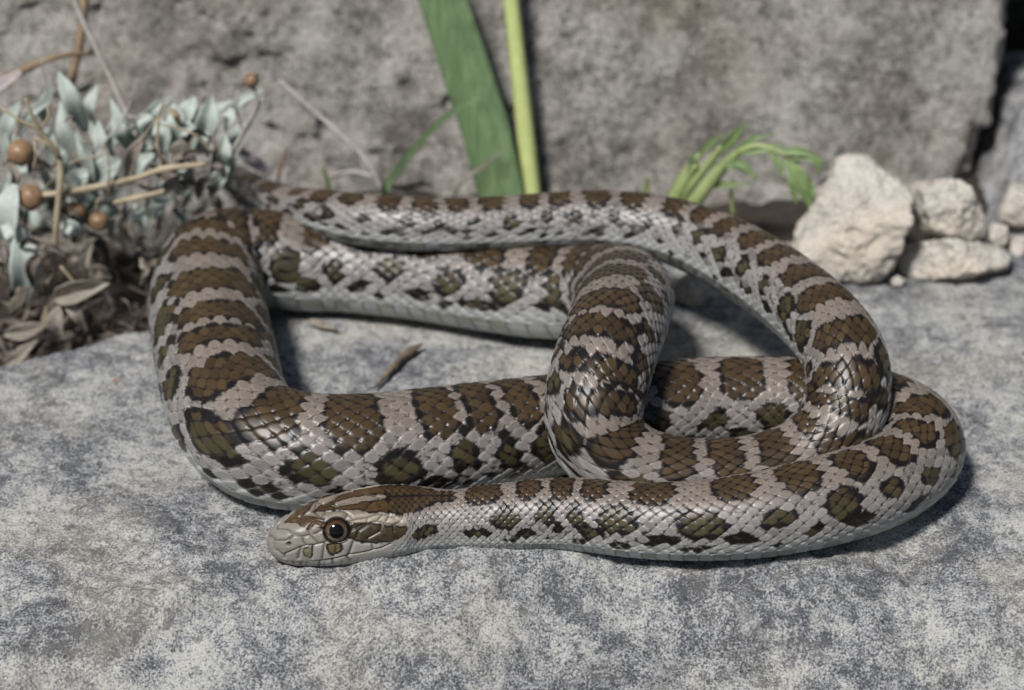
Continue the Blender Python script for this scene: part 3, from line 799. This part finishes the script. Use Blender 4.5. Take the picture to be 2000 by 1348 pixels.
# grit lying on the slab and against the snake
def grit():
    r = np.random.RandomState(40)
    base = np.array([(1, 0, 0), (-1, 0, 0), (0, 1, 0), (0, -1, 0), (0, 0, 1), (0, 0, -1)], float)
    tri = np.array([(0, 2, 4), (2, 1, 4), (1, 3, 4), (3, 0, 4), (2, 0, 5), (1, 2, 5), (3, 1, 5), (0, 3, 5)])
    X = r.uniform(-980, 1050, 520); Y = r.uniform(-820, 300, 520)
    keep = X > slab_edge(Y) + 60
    X, Y = X[keep], Y[keep]
    Z = ground_z(X, Y)
    Vs, Fs = [], []
    for i in range(len(X)):
        k = 1.2 + 4.2 * r.uniform(0, 1) ** 3
        v = base * r.uniform(0.6, 1.3, (6, 1)) * k * np.array([1.2, 1.1, 0.7])
        a = r.uniform(0, 6.28); R_ = np.array([[math.cos(a), -math.sin(a), 0], [math.sin(a), math.cos(a), 0], [0, 0, 1]])
        Vs.append(v @ R_.T + (X[i], Y[i], Z[i] + k * 0.3)); Fs.append(tri + 6 * i)
    o = mesh_obj('grit', np.concatenate(Vs), np.concatenate(Fs), M_SIDE, smooth_shade=False)
    tag(o, 'fine loose grit scattered over the slab around the snake', 'grit', kind='stuff')
grit()

# ------------------------------------------------------------------ the snake
#@PATTERN
# dorsal blotches, as positions along the course (counted in control points)
BLOTCH_U = [6.86, 7.92, 8.76, 9.51, 10.72, 12.32, 13.53, 14.51, 15.30, 16.18, 17.22, 18.4, 19.1, 19.95, 20.74, 21.43, 22.15, 22.8,
            23.34, 23.88, 24.40, 25.42, 26.52, 27.77, 28.54, 29.05, 29.77, 30.75, 31.53, 32.19, 33.1, 34.2, 35.2, 36.2, 37.1, 38.0, 38.9,
            39.7, 40.6, 41.32, 42.04, 42.66, 43.38, 44.09, 45.66, 47.75, 48.99, 50.23, 51.80, 53.05, 53.90, 54.91, 56.04, 56.69, 57.39,
            57.98, 58.80, 59.53, 60.31, 61.47, 62.35, 63.07, 63.64, 64.40, 65.06, 65.66, 66.33, 67.13, 68.0, 68.9, 69.8, 70.6, 71.6, 72.6]

def scale_lattice(s, th, R):
    """overlapping leaf-shaped scales for vertices (n x m): every scale rises towards its rear tip and the highest one shows.
    returns: depth inside the showing scale (0 edge .. 1 middle), relief, place within it, its centre (s, th), random number, period, row width"""
    c = period_coord(s)[:, None] + 0 * th[None, :]
    p = (np.interp(s, SP_S, SP_P) / np.interp(s, PC_G, PC_R))[:, None]
    q = th[None, :] / DTH + 0 * c
    wp = np.stack([s[:, None] / 70 + 0 * q, th[None, :] * 2.2 + 0 * q, 0 * q], -1)
    c = c + 0.28 * vnoise(wp, 91); q = q + 0.22 * vnoise(wp + 7, 92)
    w = (DTH * R)[:, None]
    bz = np.full(c.shape, -0.10); bi = c.copy(); bj = q.copy(); be = np.zeros(c.shape); bx = np.zeros(c.shape)
    j0 = np.floor(q)
    for dj in (-1, 0, 1, 2):
        j = j0 + dj
        off = 0.5 * (np.abs(j) % 2)
        i0 = np.floor(c - off)
        for di in (-1, 0, 1):
            i = i0 + di
            x = c - i - off; y = np.abs(q - j)
            r1 = _hash((2 * (i + off)).astype(np.int64), j.astype(np.int64), np.zeros(j.shape, np.int64), 3)
            ax = np.where(x > 0, 0.50 + 0.025 * r1, 0.47)
            ins = 1 - (y / 0.94) ** 1.62 - (np.abs(x) / ax) ** 1.5
            z = 0.20 * x + 0.17 * smooth(0, 0.5, ins) + 0.012 * r1
            m = (ins > 0) & (z > bz)
            bz = np.where(m, z, bz); bi = np.where(m, i + off, bi); bj = np.where(m, j, bj); be = np.where(m, ins, be); bx = np.where(m, x, bx)
    rnd = (_hash(np.round(bi * 2).astype(np.int64), np.round(bj).astype(np.int64), np.zeros(bi.shape, np.int64), 5) + 1) / 2
    gs = np.linspace(0, LEN, 6000); gc = period_coord(gs)
    return be, bz * w, bx, (q - bj), np.interp(bi, gc, gs), bj * DTH, rnd, p, w

def blotch_field(S, TH, RR):
    """signed distance (design units, negative inside) to dorsal blotches and to the two rows of side spots"""
    bs = np.interp(BLOTCH_U, CTRL_U, CS)
    rng = np.random.RandomState(4)
    n = len(bs)
    gapL = np.diff(bs)
    half = np.empty(n)
    half[1:-1] = 0.335 * np.minimum(gapL[:-1], gapL[1:]) * 0.5 + 0.335 * 0.5 * (gapL[:-1] + gapL[1:]) * 0.5
    half[0] = 30; half[-1] = 18
    ang = np.radians(np.interp(bs, [300, 800, 1200, 1700, 2600, 4300, 5400, 6200, LEN], [30, 30, 34, 40, 46, 50, 50, 42, 42])) * rng.uniform(0.92, 1.08, n)
    k = np.clip(np.searchsorted((bs[1:] + bs[:-1]) / 2, S.ravel()).reshape(S.shape), 0, n - 1)
    Rb = RR
    A = np.abs(TH)
    dx = np.abs(S - bs[k]) - half[k]
    dy = (A - ang[k]) * Rb
    cr = np.minimum(0.40 * Rb, half[k] * 0.95)
    qx, qy = dx + cr, dy + cr
    dd = np.hypot(np.maximum(qx, 0), np.maximum(qy, 0)) + np.minimum(np.maximum(qx, qy), 0) - cr
    # side spots in the gaps
    mid = (bs[1:] + bs[:-1]) / 2
    sgn = (TH > 0).astype(int)
    def spots(cs_, th0, hl, ha, seed, jit):
        m = len(cs_)
        r = np.random.RandomState(seed)
        th0 = np.interp(cs_, [1400, 2200], th0); lg = np.minimum(np.gradient(cs_), 120); js = r.uniform(-1, 1, (m, 2)) * (jit / 110.0 * lg)[:, None]; jt = r.uniform(-4, 4, (m, 2)); sc = r.uniform(0.75, 1.2, (m, 2)); keep = r.uniform(0, 1, (m, 2))
        kk = np.clip(np.searchsorted((cs_[1:] + cs_[:-1]) / 2, S.ravel()).reshape(S.shape), 0, m - 1)
        c_ = cs_[kk] + js[kk, sgn]
        t_ = np.radians(th0[kk] + jt[kk, sgn])
        g = sc[kk, sgn] * np.interp(cs_, [420, 800, 5200, 6000], [1.4, 1.05, 1, 0.7])[kk]
        ex = (S - c_) / (hl(cs_)[kk] * g); ey = (A - t_) / (np.radians(ha) * g)
        rr = np.sqrt(ex * ex + ey * ey)
        return (rr - 1) * np.minimum(hl(cs_)[kk], np.radians(ha) * Rb) * g
    gl = np.minimum(gapL, 140)
    d1 = spots(mid, (57, 64), lambda c: 0.265 * np.interp(c, mid, gl), 17.5, 11, 6)
    d2 = spots(bs, (82, 90), lambda c: 0.22 * np.interp(c, mid, gl), 7.5, 12, 10)
    d3 = spots(mid, (97, 100), lambda c: 0.15 * np.interp(c, mid, gl), 4.5, 13, 14)
    return dd, d1, d2, d3

def snake_surface():
    # sample positions along the body: finer on the head
    c_end = period_coord(np.array([LEN]))[0]
    c0 = period_coord(np.array([310.0]))[0]
    gs = np.linspace(0, LEN, 20000); gc = period_coord(gs)
    s_head = np.concatenate([np.linspace(0, 1, 14) ** 2 * 20, np.arange(21.6, 310, 1.6)])
    s_body = np.interp(np.arange(c0, c_end, 1 / 10.5), gc, gs)
    s = np.concatenate([s_head, s_body[s_body > s_head[-1] + 1]])
    thd = np.linspace(-TH_V, TH_V, NROW * 7 + 1)
    thv = np.linspace(TH_V, 2 * math.pi - TH_V, 28)[1:-1]
    th = np.concatenate([thd, thv]); th = np.where(th > math.pi, th - 2 * math.pi, th)
    return s, th
#@ENDPATTERN

# head markings and plate seams, as (distance from the snout, angle from the crown in degrees), the same on both sides
HEAD_POLY = {
  'nape': [(204, 5),(214, -2),(267, -2),(303, -2),(334, 2),(344, 11),(327, 16),(297, 18),(276, 30),(255, 36),(219, 36),(192, 32),(168, 32),(159, 26),(183, 4),(207, 8)],
  'crown_band': [(82, 3),(95, -1),(116, -1),(124, 5),(144, 8),(168, 8),(186, 6),(207, 5),(225, 16),(201, 32),(168, 32),(159, 26),(141, 22),(120, 14),(102, 10)],
  'snout_band': [(36, 2),(40, -2),(54, -2),(60,-2),(72, 4),(99, 28),(105, 32),(99, 36),(96, 44),(78, 36),(72, 40),(63, 30),(51, 14)],
  'postocular': [(129, 42),(159, 46),(186, 50),(234, 56),(234, 68),(204, 82),(174, 84),(147, 82),(132, 70),(126, 68),(129, 56)],
  'subocular': [(96, 70),(120, 74),(120, 86),(114, 96),(105, 100),(96, 92)],
  'lab': [(57, 74),(75, 74),(72, 92),(66, 104),(57, 94)],
  'neckpatch': [(246, 74),(276, 60),(300, 62),(303, 72),(285, 82),(255, 86)],
}
HEAD_LINES = [
  [(6, 0), (18, 34), (18, 68), (27, 94)],
  [(18, 30), (21, 44), (36, 50), (48, 44)],
  [(24, 0), (27, 12), (33, 16), (45, 30), (48, 40)],
  [(48, 42), (39, 52)],
  [(48, 40), (60, 50), (60, 62), (63, 70)],
  [(60, 50), (72, 50), (72, 40), (84, 26)],
  [(72, 50), (84, 70)],
  [(30, 86), (42, 78), (54, 72), (63, 70), (75, 72), (93, 70), (96, 68)],
  [(120, 68), (132, 70), (138, 76), (159, 82), (174, 86)],
  [(30, 86), (27, 102)],
  [(54, 72), (48, 102)],
  [(75, 72), (69, 102)],
  [(93, 72), (87, 106)],
  [(111, 76), (108, 98)],
  [(135, 72), (126, 104)],
  [(162, 82), (165, 94)],
  [(129, 42), (144, 38), (162, 38), (159, 48), (144, 58), (138, 70)],
  [(129, 56), (144, 50)],
  [(186, 50), (180, 62), (156, 72)],
  [(96, 22), (105, 12), (123, 16), (132, 24), (135, 28), (129, 34)],
  [(135, 28), (141, 40)],
  [(159, 26), (183, 8), (198, 0)],
  [(117, 14), (123, 0), (141, 0)],
  [(162, 38), (180, 34), (198, 36), (213, 42)],
  [(159, 48), (180, 44), (189, 48)],
  [(192, 34), (180, 44)],
  [(204, 36), (195, 46)],
  [(84, 24), (81, 8), (66, 0)],
  [(87, 0), (93, 18), (99, 28)],
  [(189, 48), (207, 52), (207, 62)],
  [(207, 52), (222, 48)],
  [(141, 52), (159, 46)],
  [(96, 36), (81, 24)],
  [(96, 44), (81, 50)],
]
MOUTH = [(6, 114), (27, 112), (45, 114), (72, 112), (105, 108), (129, 102), (150, 100), (183, 94), (201, 86)]
TICKS = [[(51, 114), (48, 126)], [(81, 114), (78, 138)], [(102, 108), (102, 122)], [(123, 106), (129, 116)], [(39, 112), (39, 122)]]
EYE_ST = (114, 52)
NOSTRIL = (39, 60)

HK = 52.0

def _segdist(x, y, a, b):
    ax, ay = a; bx, by = b
    dx, dy = bx - ax, by - ay
    t = np.clip(((x - ax) * dx + (y - ay) * dy) / (dx * dx + dy * dy + 1e-9), 0, 1)
    return np.hypot(x - ax - t * dx, y - ay - t * dy)

def poly_sd(x, y, pts):
    """signed distance to a closed outline, negative inside"""
    p = [(a, math.radians(b) * HK) for a, b in pts]
    d = np.full(x.shape, 1e9); ins = np.zeros(x.shape, bool)
    for i in range(len(p)):
        a, b = p[i], p[(i + 1) % len(p)]
        d = np.minimum(d, _segdist(x, y, a, b))
        if a[1] != b[1]:
            c = ((a[1] > y) != (b[1] > y)) & (x < (b[0] - a[0]) * (y - a[1]) / (b[1] - a[1]) + a[0])
            ins ^= c
    return np.where(ins, -d, d)

def line_d(x, y, pts):
    p = [(a, math.radians(b) * HK) for a, b in pts]
    d = np.full(x.shape, 1e9)
    for i in range(len(p) - 1): d = np.minimum(d, _segdist(x, y, p[i], p[i + 1]))
    return d

def head_paint(s, th, fine):
    """plate colours and relief for the rows that belong to the head; zeros elsewhere"""
    n, m = len(s), len(th)
    hc = np.zeros((n, m, 3)) + 0.3; hz = np.zeros((n, m))
    r = int(np.searchsorted(s, 300))
    S, A = np.meshgrid(s[:r], np.abs(th), indexing='ij')
    Y = A * HK
    nz = fbm(np.stack([S / 9, Y / 9, 0 * S], -1), 3, seed=31)
    fz = fine[:r]
    Sw = S + 1.6 * nz; Yw = Y + 1.6 * fbm(np.stack([S / 9, Y / 9, 0 * S + 5], -1), 3, seed=37)
    top, lip, chin = s2l(124, 113, 101), s2l(160, 156, 147), s2l(176, 175, 166)
    col = mixc(top[None, None] + np.zeros(S.shape + (3,)), s2l(129, 120, 109)[None, None] + np.zeros(S.shape + (3,)), smooth(0.55, 0.9, A))
    col = mixc(col, lip[None, None] + 0 * col, smooth(1.2, 1.42, A + 0.05 * nz))
    col = mixc(col, chin[None, None] + 0 * col, smooth(1.85, 2.0, A))
    col = mixc(col, s2l(136, 130, 122)[None, None] + 0 * col, (1 - smooth(45, 95, S)) * 0.7)
    # pale stripe behind the eye, between crown band and cheek patch
    st = smooth(120, 140, S) * smooth(0.50, 0.6, A) * (1 - smooth(0.82, 0.92, A))
    col = mixc(col, s2l(169, 159, 143)[None, None] + 0 * col, st * 0.8)
    dark = s2l(30, 22, 14)
    for k, fill, ew in (('nape', s2l(74, 58, 37), 3.2), ('crown_band', s2l(74, 56, 35), 2.4), ('snout_band', s2l(79, 62, 42), 2.0),
                        ('postocular', s2l(64, 55, 39), 2.2), ('subocular', s2l(104, 90, 63), 2.6), ('lab', s2l(123, 115, 95), 1.4), ('neckpatch', s2l(92, 79, 58), 1.5)):
        d = poly_sd(Sw, Yw, HEAD_POLY[k])
        f = fill[None, None] * (1 + 0.25 * nz + 0.08 * fz)[..., None] + 0 * col
        col = mixc(col, dark[None, None] + 0 * col, (1 - smooth(-0.8, 0.8, d)))
        col = mixc(col, f, 1 - smooth(-ew - 0.9, -ew + 0.5, d + 1.2 * nz))
    col = col * (1 + 0.07 * fz + 0.06 * nz)[..., None]
    z = np.zeros(S.shape)
    dl = np.full(S.shape, 1e9)
    for l in HEAD_LINES: dl = np.minimum(dl, line_d(S, Y, l))
    # mirrored plates need a seam on the crown line too
    crown = np.where((S > 60) & (S < 84), Y, 1e9)
    dl = np.minimum(dl, crown)
    z -= 2.2 * np.exp(-(dl / 1.15) ** 2)
    z += 1.4 * smooth(0, 6, dl)
    col = mixc(col, s2l(46, 37, 30)[None, None] + 0 * col, np.exp(-(dl / 0.95) ** 2) * 0.8)
    dm = line_d(S, Y, MOUTH)
    z -= 2.6 * np.exp(-(dm / 1.5) ** 2)
    col = mixc(col, s2l(92, 84, 72)[None, None] + 0 * col, np.exp(-(dm / 1.3) ** 2) * 0.85)
    for t_ in TICKS:
        dt = line_d(S, Y, t_)
        col = mixc(col, s2l(51, 44, 35)[None, None] + 0 * col, np.exp(-(dt / 2.2) ** 2) * 0.85)
        z -= 0.8 * np.exp(-(dt / 1.5) ** 2)
    # lower lip seams
    for sx in (30, 60, 90, 118, 142):
        dt = line_d(S, Y, [(sx, 114), (sx - 3, 134)])
        col = col * (1 - 0.35 * np.exp(-(dt / 1.2) ** 2))[..., None]; z -= 0.8 * np.exp(-(dt / 1.2) ** 2)
    # nostril
    dn = np.hypot((S - NOSTRIL[0]) / 3.2, (Y - math.radians(NOSTRIL[1]) * HK) / 4.6)
    z -= 6.5 * np.exp(-dn ** 4)
    col = mixc(col, s2l(35, 23, 15)[None, None] + 0 * col, np.exp(-dn ** 4) * 0.9)
    # brow ridge, eye socket
    ex, ey = EYE_ST[0], math.radians(EYE_ST[1]) * HK
    de = np.hypot(S - ex, Y - ey)
    z += 4.0 * np.exp(-(((S - ex) / 30) ** 2 + ((Y - ey + 24) / 9) ** 2))
    z -= 12 * (1 - smooth(15.5, 20.5, de))
    z -= 1.2 * np.exp(-((de - 22) / 1.6) ** 2)
    col = mixc(col, s2l(35, 28, 21)[None, None] + 0 * col, 1 - smooth(20.3, 22.6, de))
    # slight hollow in front of the eye and in the cheek
    z -= 3.0 * np.exp(-(((S - 72) / 18) ** 2 + ((Y - 50) / 12) ** 2))
    hc[:r] = col; hz[:r] = z * (1 - 0.0 * S)
    return hc, hz

def mixc(a, b, t):
    return a * (1 - t[..., None]) + b * t[..., None]

def build_snake():
    s, th = snake_surface()
    P, R, T, D, S_ = along(s)
    n, m = len(s), len(th)
    R2 = R[:, None] + 0 * th[None, :]
    edge, zl, xi, yi, cs_, cth, rnd, p, w = scale_lattice(s, th, np.maximum(R, 8))
    A = np.abs(th)[None, :] + 0 * R2
    Ac = np.abs(cth)
    s_end = 206 + 26 * smooth(0.62, 0.78, Ac) * (1 - smooth(1.5, 1.75, Ac)) + 0 * edge
    hs = 0.75 * cs_ + 0.25 * s[:, None]
    head = 1 - smooth(-3, 3, hs - s_end)
    head = np.where(s[:, None] < 190, 1.0, head)
    # --- scale relief
    hgt = zl
    dors = 1 - smooth(TH_V - 0.02, TH_V + 0.01, A)
    # belly plates
    cc = period_coord(s)[:, None] + 0 * th[None, :] + 0.5 - 0.25 * smooth(TH_V, math.pi, A)
    vi = np.floor(cc); vf = cc - vi
    vedge = np.minimum(vf, 1 - vf)
    vh = w * (0.10 * smooth(0, 0.08, vedge) + 0.10 * (vf - 0.5))
    hgt = (hgt * dors + vh * (1 - dors)) * (1 - head)
    # --- colour pattern
    SS = s[:, None] + 0 * th[None, :]
    k = 0.52
    sb = cs_ * k + SS * (1 - k); tb = cth * k + (th[None, :] + 0 * SS) * (1 - k)
    nz = (rnd - 0.5)
    dd, d1, d2, d3 = blotch_field(sb, tb, R2)
    kv = 0.22
    ev, e1, e2, e3 = blotch_field(cs_ * kv + SS * (1 - kv), cth * kv + (th[None, :] + 0 * SS) * (1 - kv), R2)
    wob = vnoise(np.stack([cs_ / 30, cth * 5, 0 * cs_], -1), 3) * 0.10 * R2
    wv = vnoise(np.stack([SS / 14, th[None, :] * R2 / 14, 0 * SS], -1), 14) * 0.05 * R2
    dd = dd + wob * 0.7; d1 = d1 + wob; d2 = d2 + wob; d3 = d3 + wob
    ev = ev + wob * 0.7 + wv; e1 = e1 + wob + wv; e2 = e2 + wob + wv; e3 = e3 + wob + wv
    fine = vnoise(np.stack([SS / 2.2, th[None, :] * R2 / 2.2, 0 * SS], -1), 8)
    pale_d, pale_s, belly = s2l(125, 115, 106), s2l(142, 138, 134), s2l(172, 175, 172)
    col = mixc(pale_d[None, None], pale_s[None, None], smooth(0.35, 1.2, A))
    col = mixc(col, belly[None, None] + 0 * col, smooth(1.35, 1.9, A))
    col = col * (0.86 + 0.28 * rnd)[..., None]
    e = edge
    col = col * (1 + 0.30 * (1 - smooth(0.2, 0.55, e)) - 0.14 * smooth(0.4, 0.8, e) + 0.10 * fine)[..., None]
    black = s2l(24, 20, 18)
    brown = mixc(s2l(66, 52, 34)[None, None] + 0 * col, s2l(68, 62, 42)[None, None] + 0 * col, smooth(0.55, 1.25, A))
    brown = brown * (0.72 + 0.56 * rnd)[..., None] * (1 + 0.12 * fine - 0.40 * (1 - smooth(0.12, 0.5, e)))[..., None]
    def paint(col, d, dv, ew_in, ew_out, fill, seed):
        jig = (rnd * 7.31 % 1 - 0.5) * 0.07 * R2
        d = d + 0.010 * R2 * fine
        col = mixc(col, black[None, None] + 0 * col, 1 - smooth(ew_out * R2 - 0.8, ew_out * R2 + 0.8, d))
        ins = 1 - smooth(-ew_in * R2 - 2.0, -ew_in * R2 + 1.0, np.maximum(dv + jig, d + 0.01 * R2))
        return mixc(col, fill, ins)
    tailk = smooth(5200, 6200, SS)
    r9 = SS < 420
    nd = np.where(r9, poly_sd(sb, np.abs(tb) * HK, HEAD_POLY['nape']) * 0.9 + 2.0 * nz, 99.0)
    nd2 = np.where(r9, poly_sd(sb, np.abs(tb) * HK, HEAD_POLY['neckpatch']), 99.0)
    dd = np.where(SS < 330, np.minimum(nd, dd + 30 * (1 - smooth(300, 330, SS))), dd)
    ev = np.where(SS < 346, nd, ev); e1 = np.where(SS < 330, nd2, e1)
    dd = np.minimum(dd, nd); d1 = np.where(SS < 330, nd2, d1)
    col = paint(col, dd, ev, 0.035, 0.02, brown, 1)
    col = paint(col, d1, e1, 0.035, 0.03, brown, 2)
    col = paint(col, d2 + 0.02 * R2, e2, 0.07, 0.02, brown * 0.9, 3)
    col = paint(col, d3 + 0.05 * R2, e3, 0.07, 0.02, brown * 1.1, 4)
    inb = 1 - smooth(-0.02, 0.04, np.minimum(np.minimum(dd, d1), np.minimum(d2, d3 + 5)) / R2)
    fl = vnoise(np.stack([SS / 5.5, th[None, :] * R2 / 4.0, 0 * SS], -1), 44)
    fk = smooth(0.52, 0.66, fl) * smooth(0.5, 0.9, A) * (1 - smooth(1.7, 1.9, A)) * smooth(0.3, 0.8, (rnd * 3.7) % 1)
    col = mixc(col, black[None, None] * 2.0 + 0 * col, fk * 0.75)
    # reticulation on the rear body sides
    ret = vnoise(np.stack([cs_ / 13, cth * 9, 0 * cs_], -1), 21)
    rt = smooth(0.42, 0.5, ret) * smooth(0.5, 0.8, A) * (1 - smooth(1.65, 1.85, A)) * (0.25 + 0.75 * tailk)
    col = mixc(col, black[None, None] * 1.6 + 0 * col, rt * 0.9)
    # skin between the scales
    skin = mixc(mixc(s2l(62, 48, 43)[None, None] + 0 * col, s2l(56, 46, 44)[None, None] + 0 * col, smooth(0.5, 1.2, A)), s2l(20, 17, 20)[None, None] + 0 * col, inb)
    skin = mixc(skin, s2l(170, 165, 160)[None, None] + 0 * col, smooth(1.5, 1.8, A))
    g = 1 - smooth(0.12, 0.38, e)
    col = mixc(col, skin, g * 0.92)
    # belly
    h1 = (_hash(vi.astype(np.int64), (th[None, :] > 0).astype(np.int64) + 0 * vi.astype(np.int64), 0 * vi.astype(np.int64), 9) + 1) / 2
    bcol = belly[None, None] * (0.95 + 0.1 * h1)[..., None] + 0 * col
    chk = smooth(0.45, 0.49, h1) * (1 - smooth(2.3, 2.4, A + 0.3 * h1)) * smooth(0.03, 0.1, vedge)
    bcol = mixc(bcol, s2l(112, 112, 92)[None, None] * (0.6 + 0.8 * h1)[..., None] + 0 * col, chk * 0.7)
    bcol = mixc(bcol, s2l(112, 110, 108)[None, None] + 0 * col, 1 - smooth(0.03, 0.09, vedge))
    rear = smooth(4900, 5500, SS)
    bcol = bcol * (1 - 0.30 * rear)[..., None]
    bf = smooth(0.15, 0.4, vnoise(np.stack([SS / 16, th[None, :] * R2 / 12, 0 * SS], -1), 77)) * rear * (1 - smooth(2.5, 2.7, A))
    bcol = mixc(bcol, s2l(58, 54, 46)[None, None] + 0 * col, bf * 0.8)
    col = mixc(col, bcol, 1 - dors)
    # --- head plates
    hcol, hh = head_paint(s, th, fine)
    col = mixc(col, hcol, head)
    hgt = hgt + hh * head
    V = tube_point(s, th)
    ctr = P[:, None, :]
    nrm = np.cross(np.gradient(V, axis=1), np.gradient(V, axis=0))
    # close the seam for the normal of first and last column
    out = V - ctr
    nrm *= np.sign((nrm * out).sum(-1))[..., None]
    L = np.linalg.norm(nrm, axis=-1)[..., None]
    nrm = np.where(L > 1e-9, nrm / np.maximum(L, 1e-9), out / np.maximum(np.linalg.norm(out, axis=-1)[..., None], 1e-9))
    V = V + nrm * hgt[..., None]
    V = V.reshape(-1, 3); col = np.clip(col.reshape(-1, 3), 0, 1)
    F = grid_faces(n, m, True)
    # end caps
    V[:m] = P[0] - T[0] * 0.5; V[-m:] = P[-1]
    root = empty('rat_snake', tuple(at(1100, 800, 0) * U))
    tag(root, 'coiled grey snake with brown blotches lying on the flat grey rock', 'snake')
    M = Mat('snake_skin')
    att = M.n('Attribute', _attribute_name='col')
    co = M.coord()
    spk = M.noise(9000, 3, 0.6, co)
    c = M.mix(1.0, att.outputs['Color'], M.ramp(spk, [(0.30, (0.78, 0.78, 0.78)), (0.62, (1.06, 1.06, 1.06))]), 'MULTIPLY')
    M.out('Base Color', c)
    M.out('Roughness', M.math('ADD', 0.27, M.math('MULTIPLY', spk, 0.18)))
    M.out('Specular IOR Level', 0.38)
    M.out('Normal', M.bump(spk, 0.10, 0.0001))
    V = V - at(1100, 800, 0)[None]
    body = mesh_obj('body', V, F, M.m, root, color=col)
    # eyes
    ME = Mat('snake_eye')
    co = ME.coord()
    xyz = ME.n('SeparateXYZ', Vector=co)
    rr = ME.math('SQRT', ME.math('ADD', ME.math('POWER', xyz.outputs[0], 2.0), ME.math('POWER', xyz.outputs[1], 2.0)))
    rr = ME.math('DIVIDE', rr, 20 * U)
    iris = ME.mix(ME.ramp(ME.noise(2600, 4, 0.7, co), [(0.38, (0, 0, 0)), (0.62, (1, 1, 1))]), tuple(s2l(56, 47, 38)), tuple(s2l(112, 101, 84)))
    iris = ME.mix(ME.ramp(ME.math('ADD', 0.5, ME.math('DIVIDE', xyz.outputs[1], 40 * U)), [(0.55, (0, 0, 0)), (0.85, (1, 1, 1))]), iris, tuple(s2l(70, 50, 30)))
    lim = ME.mix(ME.ramp(rr, [(0.84, (0, 0, 0)), (0.97, (1, 1, 1))]), iris, tuple(s2l(30, 24, 18)))
    ME.out('Base Color', ME.mix(ME.ramp(rr, [(0.61, (1, 1, 1)), (0.64, (0, 0, 0))]), lim, (0.004, 0.004, 0.005)))
    ME.out('Roughness', 0.09); ME.out('Specular IOR Level', 0.22); ME.out('Coat Weight', 0.25); ME.out('Coat Roughness', 0.02)
    for sg in (-1, 1):
        ss = np.array([EYE_ST[0] - 3.0, EYE_ST[0] + 0.0, EYE_ST[0] + 3.0]); tt = math.radians(EYE_ST[1]) * sg + np.array([-0.05, 0, 0.05])
        g_ = tube_point(ss, tt)
        c_ = g_[1, 1]
        nn = np.cross(g_[2, 1] - g_[0, 1], g_[1, 2] - g_[1, 0]); nn /= np.linalg.norm(nn)
        Ph, _, Th, Dh, Sh = along(np.array([EYE_ST[0]], float))
        if np.dot(nn, c_ - Ph[0]) < 0: nn = -nn
        nn = nn - Dh[0] * 0.10; nn /= np.linalg.norm(nn)
        up = Dh[0] - nn * np.dot(Dh[0], nn); up /= np.linalg.norm(up)
        rt = np.cross(up, nn)
        ph = np.linspace(0, math.radians(80), 26); az = np.linspace(0, 2 * math.pi, 49)[:-1]
        RB = 26.5
        lv = np.stack([RB * np.sin(ph)[:, None] * np.cos(az)[None], RB * np.sin(ph)[:, None] * np.sin(az)[None], RB * np.cos(ph)[:, None] + 0 * az[None]], -1).reshape(-1, 3)
        eo = mesh_obj('eye', lv, grid_faces(26, 48, True), ME.m, root)
        from mathutils import Matrix
        cen = c_ - nn * 20.5
        mw = Matrix(((rt[0], up[0], nn[0], 0), (rt[1], up[1], nn[1], 0), (rt[2], up[2], nn[2], 0), (0, 0, 0, 1)))
        mw.translation = Vector((cen - at(1100, 800, 0)) * U)
        eo.matrix_local = mw
    return root, at(1100, 800, 0)
snake_root, SN0 = build_snake()
